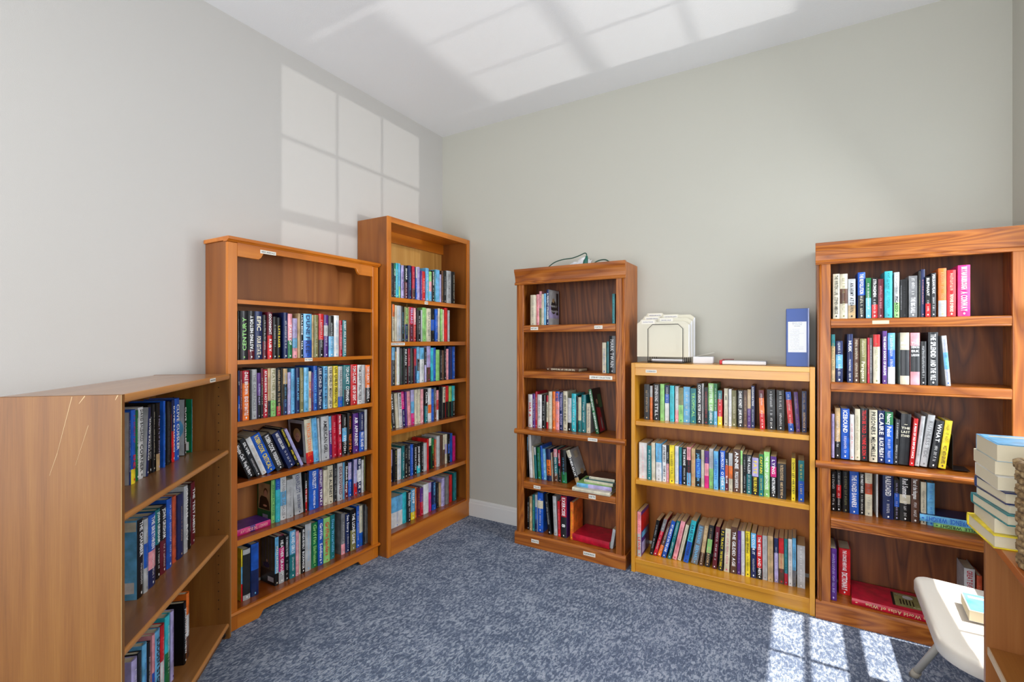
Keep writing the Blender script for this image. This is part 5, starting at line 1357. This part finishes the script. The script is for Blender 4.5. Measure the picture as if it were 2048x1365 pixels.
# blue ring binder
r = root('ring_binder', (2.409, -0.235, 1.2214), R(1.5), 'tall blue ring binder with white spine sheet standing on the yellow bookcase', 'binder')
navy = mat('binder_vinyl', (40, 72, 142), 0.35)
b = MB(); b.box(0, 0.098, 0, 0.004, 0, 0.292); b.build('spine', navy, r, 0.0015)
for x in (0.0, 0.094):
    b = MB(); b.box(x, x + 0.004, 0.0045, 0.225, 0, 0.292); b.build('board', navy, r, 0.001)
b = MB(); b.tube([(0.0965, -0.0015, 0.0), (0.0965, -0.0015, 0.292)], 0.0032, 8); b.build('clear_edge', mat('clear_vinyl', (176, 186, 226), 0.2), r, smooth=True)
b = MB(); b.box(0.012, 0.086, 0.02, 0.215, 0.012, 0.28); b.build('paper_sheets', white_p, r)
b = MB(); b.box(0.008, 0.088, -0.0008, 0.0, 0.072, 0.226); o = b.build('spine_label', white_p, r)
t = MB(); lr_ = random.Random(5)
z = 0.219
for i, tx in enumerate(['MEETING NOTES', 'BY LAWS AND', 'RECORDS', '', '~', '~', '~', '~l', '~', '~', '~', '~', '~', '~', '~', '~', '~', '~l', '~l', '~l', '~']):
    M = basis((0.048 if i < 3 else 0.036, -0.0012, z), (1, 0, 0), (0, 0, 1))
    if tx and tx[0] != '~': put_text(t, tx, M, 0.05, 0.0030)
    elif tx: marks(t, M if 'l' not in tx else basis((0.044, -0.0012, z), (1, 0, 0), (0, 0, 1)), 0.062 if 'l' in tx else 0.042, 0.0026, lr_)
    z -= 0.0066 if 4 < i < 17 else 0.0078
t.build('lettering', ink_m, o)
# green extension cord and crumpled tissue on the corner oak bookcase
zt4 = 1.8264
gm = mat('green_rubber', (24, 74, 60), 0.45)
r = root('extension_cord', (1.0, -0.16, zt4), 0, 'dark green extension cord looping over the corner oak bookcase', 'cord')
def sp(pts, n=8):
    out = []; P = [Vector(p) for p in pts]; P = [P[0]] + P + [P[-1]]
    for i in range(1, len(P) - 2):
        for j in range(n):
            t_ = j / n; a, b2, c, d2 = P[i - 1], P[i], P[i + 1], P[i + 2]
            out.append(0.5 * ((2 * b2) + (-a + c) * t_ + (2 * a - 5 * b2 + 4 * c - d2) * t_ ** 2 + (-a + 3 * b2 - 3 * c + d2) * t_ ** 3))
    return out + [P[-2]]
b = MB(); b.tube(sp([(-0.06, 0.0, 0.004), (-0.02, 0.0, 0.006), (0.015, 0.0, 0.005), (0.035, 0, 0.022), (0.075, 0, 0.045), (0.13, 0, 0.058), (0.20, 0, 0.062), (0.25, 0, 0.074), (0.285, 0, 0.086), (0.298, 0, 0.080), (0.300, 0, 0.062)]), 0.0034, 8)
b.tube(sp([(0.34, 0.01, 0.004), (0.352, 0.01, 0.022), (0.385, 0.01, 0.034), (0.42, 0.01, 0.034), (0.445, 0.01, 0.020), (0.46, 0.01, 0.004), (0.50, 0.02, 0.004)]), 0.0038, 8)
b.build('cable', gm, r, smooth=True)
b = MB(); b.tube([(0.300, 0, 0.068), (0.299, 0, 0.052), (0.293, 0, 0.034), (0.290, 0, 0.018), (0.290, 0, 0.002)], [0.006, 0.010, 0.0155, 0.016, 0.015], 10); b.build('plug', mat('green_plug', (20, 96, 82), 0.4), r, smooth=True)
b = MB(); n_, m_ = 16, 9; rt_ = random.Random(9); pts = []
for j in range(m_):
    for i in range(n_):
        a = 2 * math.pi * i / n_; q = j / (m_ - 1); rr_ = math.cos(q * math.pi / 2) ** 0.7 * rt_.uniform(0.8, 1.15)
        pts.append((0.115 * rr_ * math.cos(a), 0.05 * rr_ * math.sin(a), max(0.0, 0.058 * math.sin(q * math.pi / 2) * rt_.uniform(0.8, 1.1) * (1 + 0.3 * math.cos(a)))))
fs = [(j * n_ + i, j * n_ + (i + 1) % n_, (j + 1) * n_ + (i + 1) % n_, (j + 1) * n_ + i) for j in range(m_ - 1) for i in range(n_)]
fs.append(tuple(range(n_))[::-1])
b.poly(pts, fs); o = b.build('tissue', white_p); o.location = (1.205, -0.057, zt4)
tag(o, 'crumpled white tissue paper beside the green plug on the corner oak bookcase', 'tissue')

# woven basket
r = root('woven_basket', (2.8575, -1.640, 0.8858), 0, 'brown woven seagrass basket at the right edge, on the brown bookcase', 'basket')
sg = D.materials.new('seagrass'); sg.use_nodes = True
nt = sg.node_tree; tc = nt.nodes.new('ShaderNodeTexCoord'); nz = nt.nodes.new('ShaderNodeTexNoise'); nz.inputs['Scale'].default_value = 90; nz.inputs['Detail'].default_value = 4
nt.links.new(tc.outputs['Object'], nz.inputs['Vector'])
nt.links.new(ramp(nt, nz.outputs['Fac'], [(0.3, (92, 68, 40)), (0.5, (140, 112, 74)), (0.7, (186, 160, 116))]), nt.nodes['Principled BSDF'].inputs['Base Color'])
nt.nodes['Principled BSDF'].inputs['Roughness'].default_value = 0.8
def rrect(w, l, rad, n):
    pts = []; per = []
    seg = [((rad, 0), (w - rad, 0)), ((w, rad), (w, l - rad)), ((w - rad, l), (rad, l)), ((0, l - rad), (0, rad))]
    cen = [((w - rad), rad, -90), (w - rad, l - rad, 0), (rad, l - rad, 90), (rad, rad, 180)]
    for (a, b2), (cx, cy, a0) in zip(seg, cen):
        L_ = math.hypot(b2[0] - a[0], b2[1] - a[1]); k = max(2, int(L_ / 0.006))
        for i in range(k): pts.append((a[0] + (b2[0] - a[0]) * i / k, a[1] + (b2[1] - a[1]) * i / k))
        for i in range(6):
            t_ = R(a0 + 90 * i / 6); pts.append((cx + rad * math.cos(t_), cy + rad * math.sin(t_)))
    return pts
b = MB(); base = rrect(0.20, 0.30, 0.02, 0); cxm, cym = 0.10, 0.15
rows_ = 15
for j in range(rows_):
    f = 1 + 0.015 * j / rows_; z = 0.008 + j * 0.0143
    ring = []
    for i, (x, y) in enumerate(base):
        ph = (i * 2 * math.pi / 5) + (math.pi if j % 2 else 0)
        dx, dy = x - cxm, y - cym; L_ = math.hypot(dx, dy); k = 1 + 0.0045 * math.sin(ph) / L_
        ring.append((cxm + dx * f * k, -0.30 + cym + dy * f * k, z + 0.0022 * math.cos(ph * 0.5)))
    b.tube(ring, 0.0078 if j < rows_ - 1 else 0.0105, 6, 0, True)
b.box(0.01, 0.19, -0.29, -0.01, 0.0, 0.008)
o = b.build('weave', sg, r, smooth=True)
b = MB()
for x, y in base[::5]: b.tube([(x, y - 0.30, 0.002), (x + (x - cxm) * 0.015, y - 0.30 + (y - cym) * 0.015, rows_ * 0.0143)], 0.0042, 6)
b.build('stakes', sg, r, smooth=True)

# ------------------------------------------------------------------ white chair
r = root('chair', (2.80, -1.22, 0), 0, 'white moulded plastic chair seat on a grey tubular leg, right foreground', 'chair')
seat_m = mat('white_plastic', (212, 205, 194), 0.42, 0.4)
leg_m = mat('grey_enamel', (176, 170, 158), 0.4)
def seat_outline(ins, n=10):
    # corners (x, y, radius) from near-left round to far-left
    C = [(2.822, -1.225, 0.13), (3.165, -1.255, 0.10), (3.18, -0.70, 0.08), (2.842, -0.640, 0.045)]
    out = []
    m = len(C)
    for i in range(m):
        p = Vector(C[i][:2]); a = Vector(C[(i - 1) % m][:2]); c = Vector(C[(i + 1) % m][:2]); rad = C[i][2]
        da, dc = (a - p).normalized(), (c - p).normalized()
        half = da.angle(dc) / 2; t_ = rad / math.tan(half)
        ce = p + (da + dc).normalized() * (rad / math.sin(half))
        s, e = p + da * t_, p + dc * t_
        a0 = math.atan2(s.y - ce.y, s.x - ce.x); a1 = math.atan2(e.y - ce.y, e.x - ce.x)
        while a1 < a0: a1 += 2 * math.pi
        if a1 - a0 > math.pi: a1 -= 2 * math.pi
        for k in range(n + 1):
            t2 = a0 + (a1 - a0) * k / n; q = ce + Vector((math.cos(t2), math.sin(t2))) * max(rad - ins, 0.01)
            out.append((q.x - 2.80, q.y + 1.22))
    return out
b = MB(); lv = [(0.006, 0.400), (0.0, 0.404), (0.0, 0.436), (0.004, 0.444), (0.012, 0.448), (0.05, 0.446), (0.09, 0.441), (0.12, 0.440)]
prev = None; pts = []; fs = []
for ins, z in lv:
    ol = seat_outline(min(ins, 0.9))
    if ins > 0.03:
        cx = sum(p[0] for p in ol) / len(ol); cy = sum(p[1] for p in ol) / len(ol)
        base_ = seat_outline(0.0); k = 1 - ins * 3.2
        ol = [(cx + (p[0] - cx) * k, cy + (p[1] - cy) * k) for p in base_]
    pts += [(x, y, z) for x, y in ol]
n_ = len(seat_outline(0.0))
for j in range(len(lv) - 1):
    for i in range(n_): fs.append((j * n_ + i, j * n_ + (i + 1) % n_, (j + 1) * n_ + (i + 1) % n_, (j + 1) * n_ + i))
fs.append(tuple(range((len(lv) - 1) * n_, len(lv) * n_)))
fs.append(tuple(range(n_))[::-1])
b.poly(pts, fs); b.build('seat', seat_m, r, smooth=True)
for (fx, fy, tx, ty) in ((0.060, 0.665, 0.20, 0.50), (0.060, -0.06, 0.18, 0.10), (0.37, 0.62, 0.31, 0.50), (0.37, -0.05, 0.31, 0.10)):
    b = MB(); b.tube([(fx, fy, 0.003), (tx, ty, 0.402)], 0.0125, 12); o = b.build('leg', leg_m, r, smooth=True)
    b = MB(); dx, dy = (tx - fx) * 0.07, (ty - fy) * 0.07
    b.tube([(fx, fy, 0.0005), (fx + dx, fy + dy, 0.028)], 0.0155, 12); b.build('rubber_foot', mat('foot_cap', (160, 152, 138), 0.6), o, smooth=True)
# the paperback on the seat
CHB.rotation_quaternion = Matrix.Rotation(R(180 - 4), 4, 'Z').to_quaternion() @ Matrix.Rotation(R(90), 4, 'Y').to_quaternion()
CHB.location = Vector((2.936, -0.958, 0.4465 + 0.0175)) + (Matrix.Rotation(R(180 - 4), 4, 'Z') @ Vector((-0.17, -0.138, 0)))

# unseen cabinet added under the window, sized to block the sun
r = root('sun_blocker_cabinet', (3.205, -1.38, 0), 0, 'added white cabinet, unseen, blocking sun along the right wall beneath the window', 'heater')
b = MB(); b.box(0, 0.08, 0, 1.09, 0.0, 0.90); b.build('cabinet', trim_m, r, 0.006)
b = MB()
for k in range(9): b.box(-0.003, 0.0, 0.06, 1.03, 0.08 + 0.022 * k, 0.09 + 0.022 * k)
b.build('louvre', trim_m, r)
# added fill light on the unseen ceiling further back in the room
r = root('added_fill_light', (1.5, -4.0, HC), 0, 'added flat white fill light, unseen behind the camera', 'fill light')
b = MB(); b.box(-0.3, 0.3, -0.3, 0.3, -0.06, -0.0005); b.build('housing', trim_m, r, 0.01)
light('added_fill_lamp', 'AREA', (1.5, -3.9, HC - 0.075), (0, 0, -1), 22.0, (1.0, 0.97, 0.93), 0.6, 0.6)
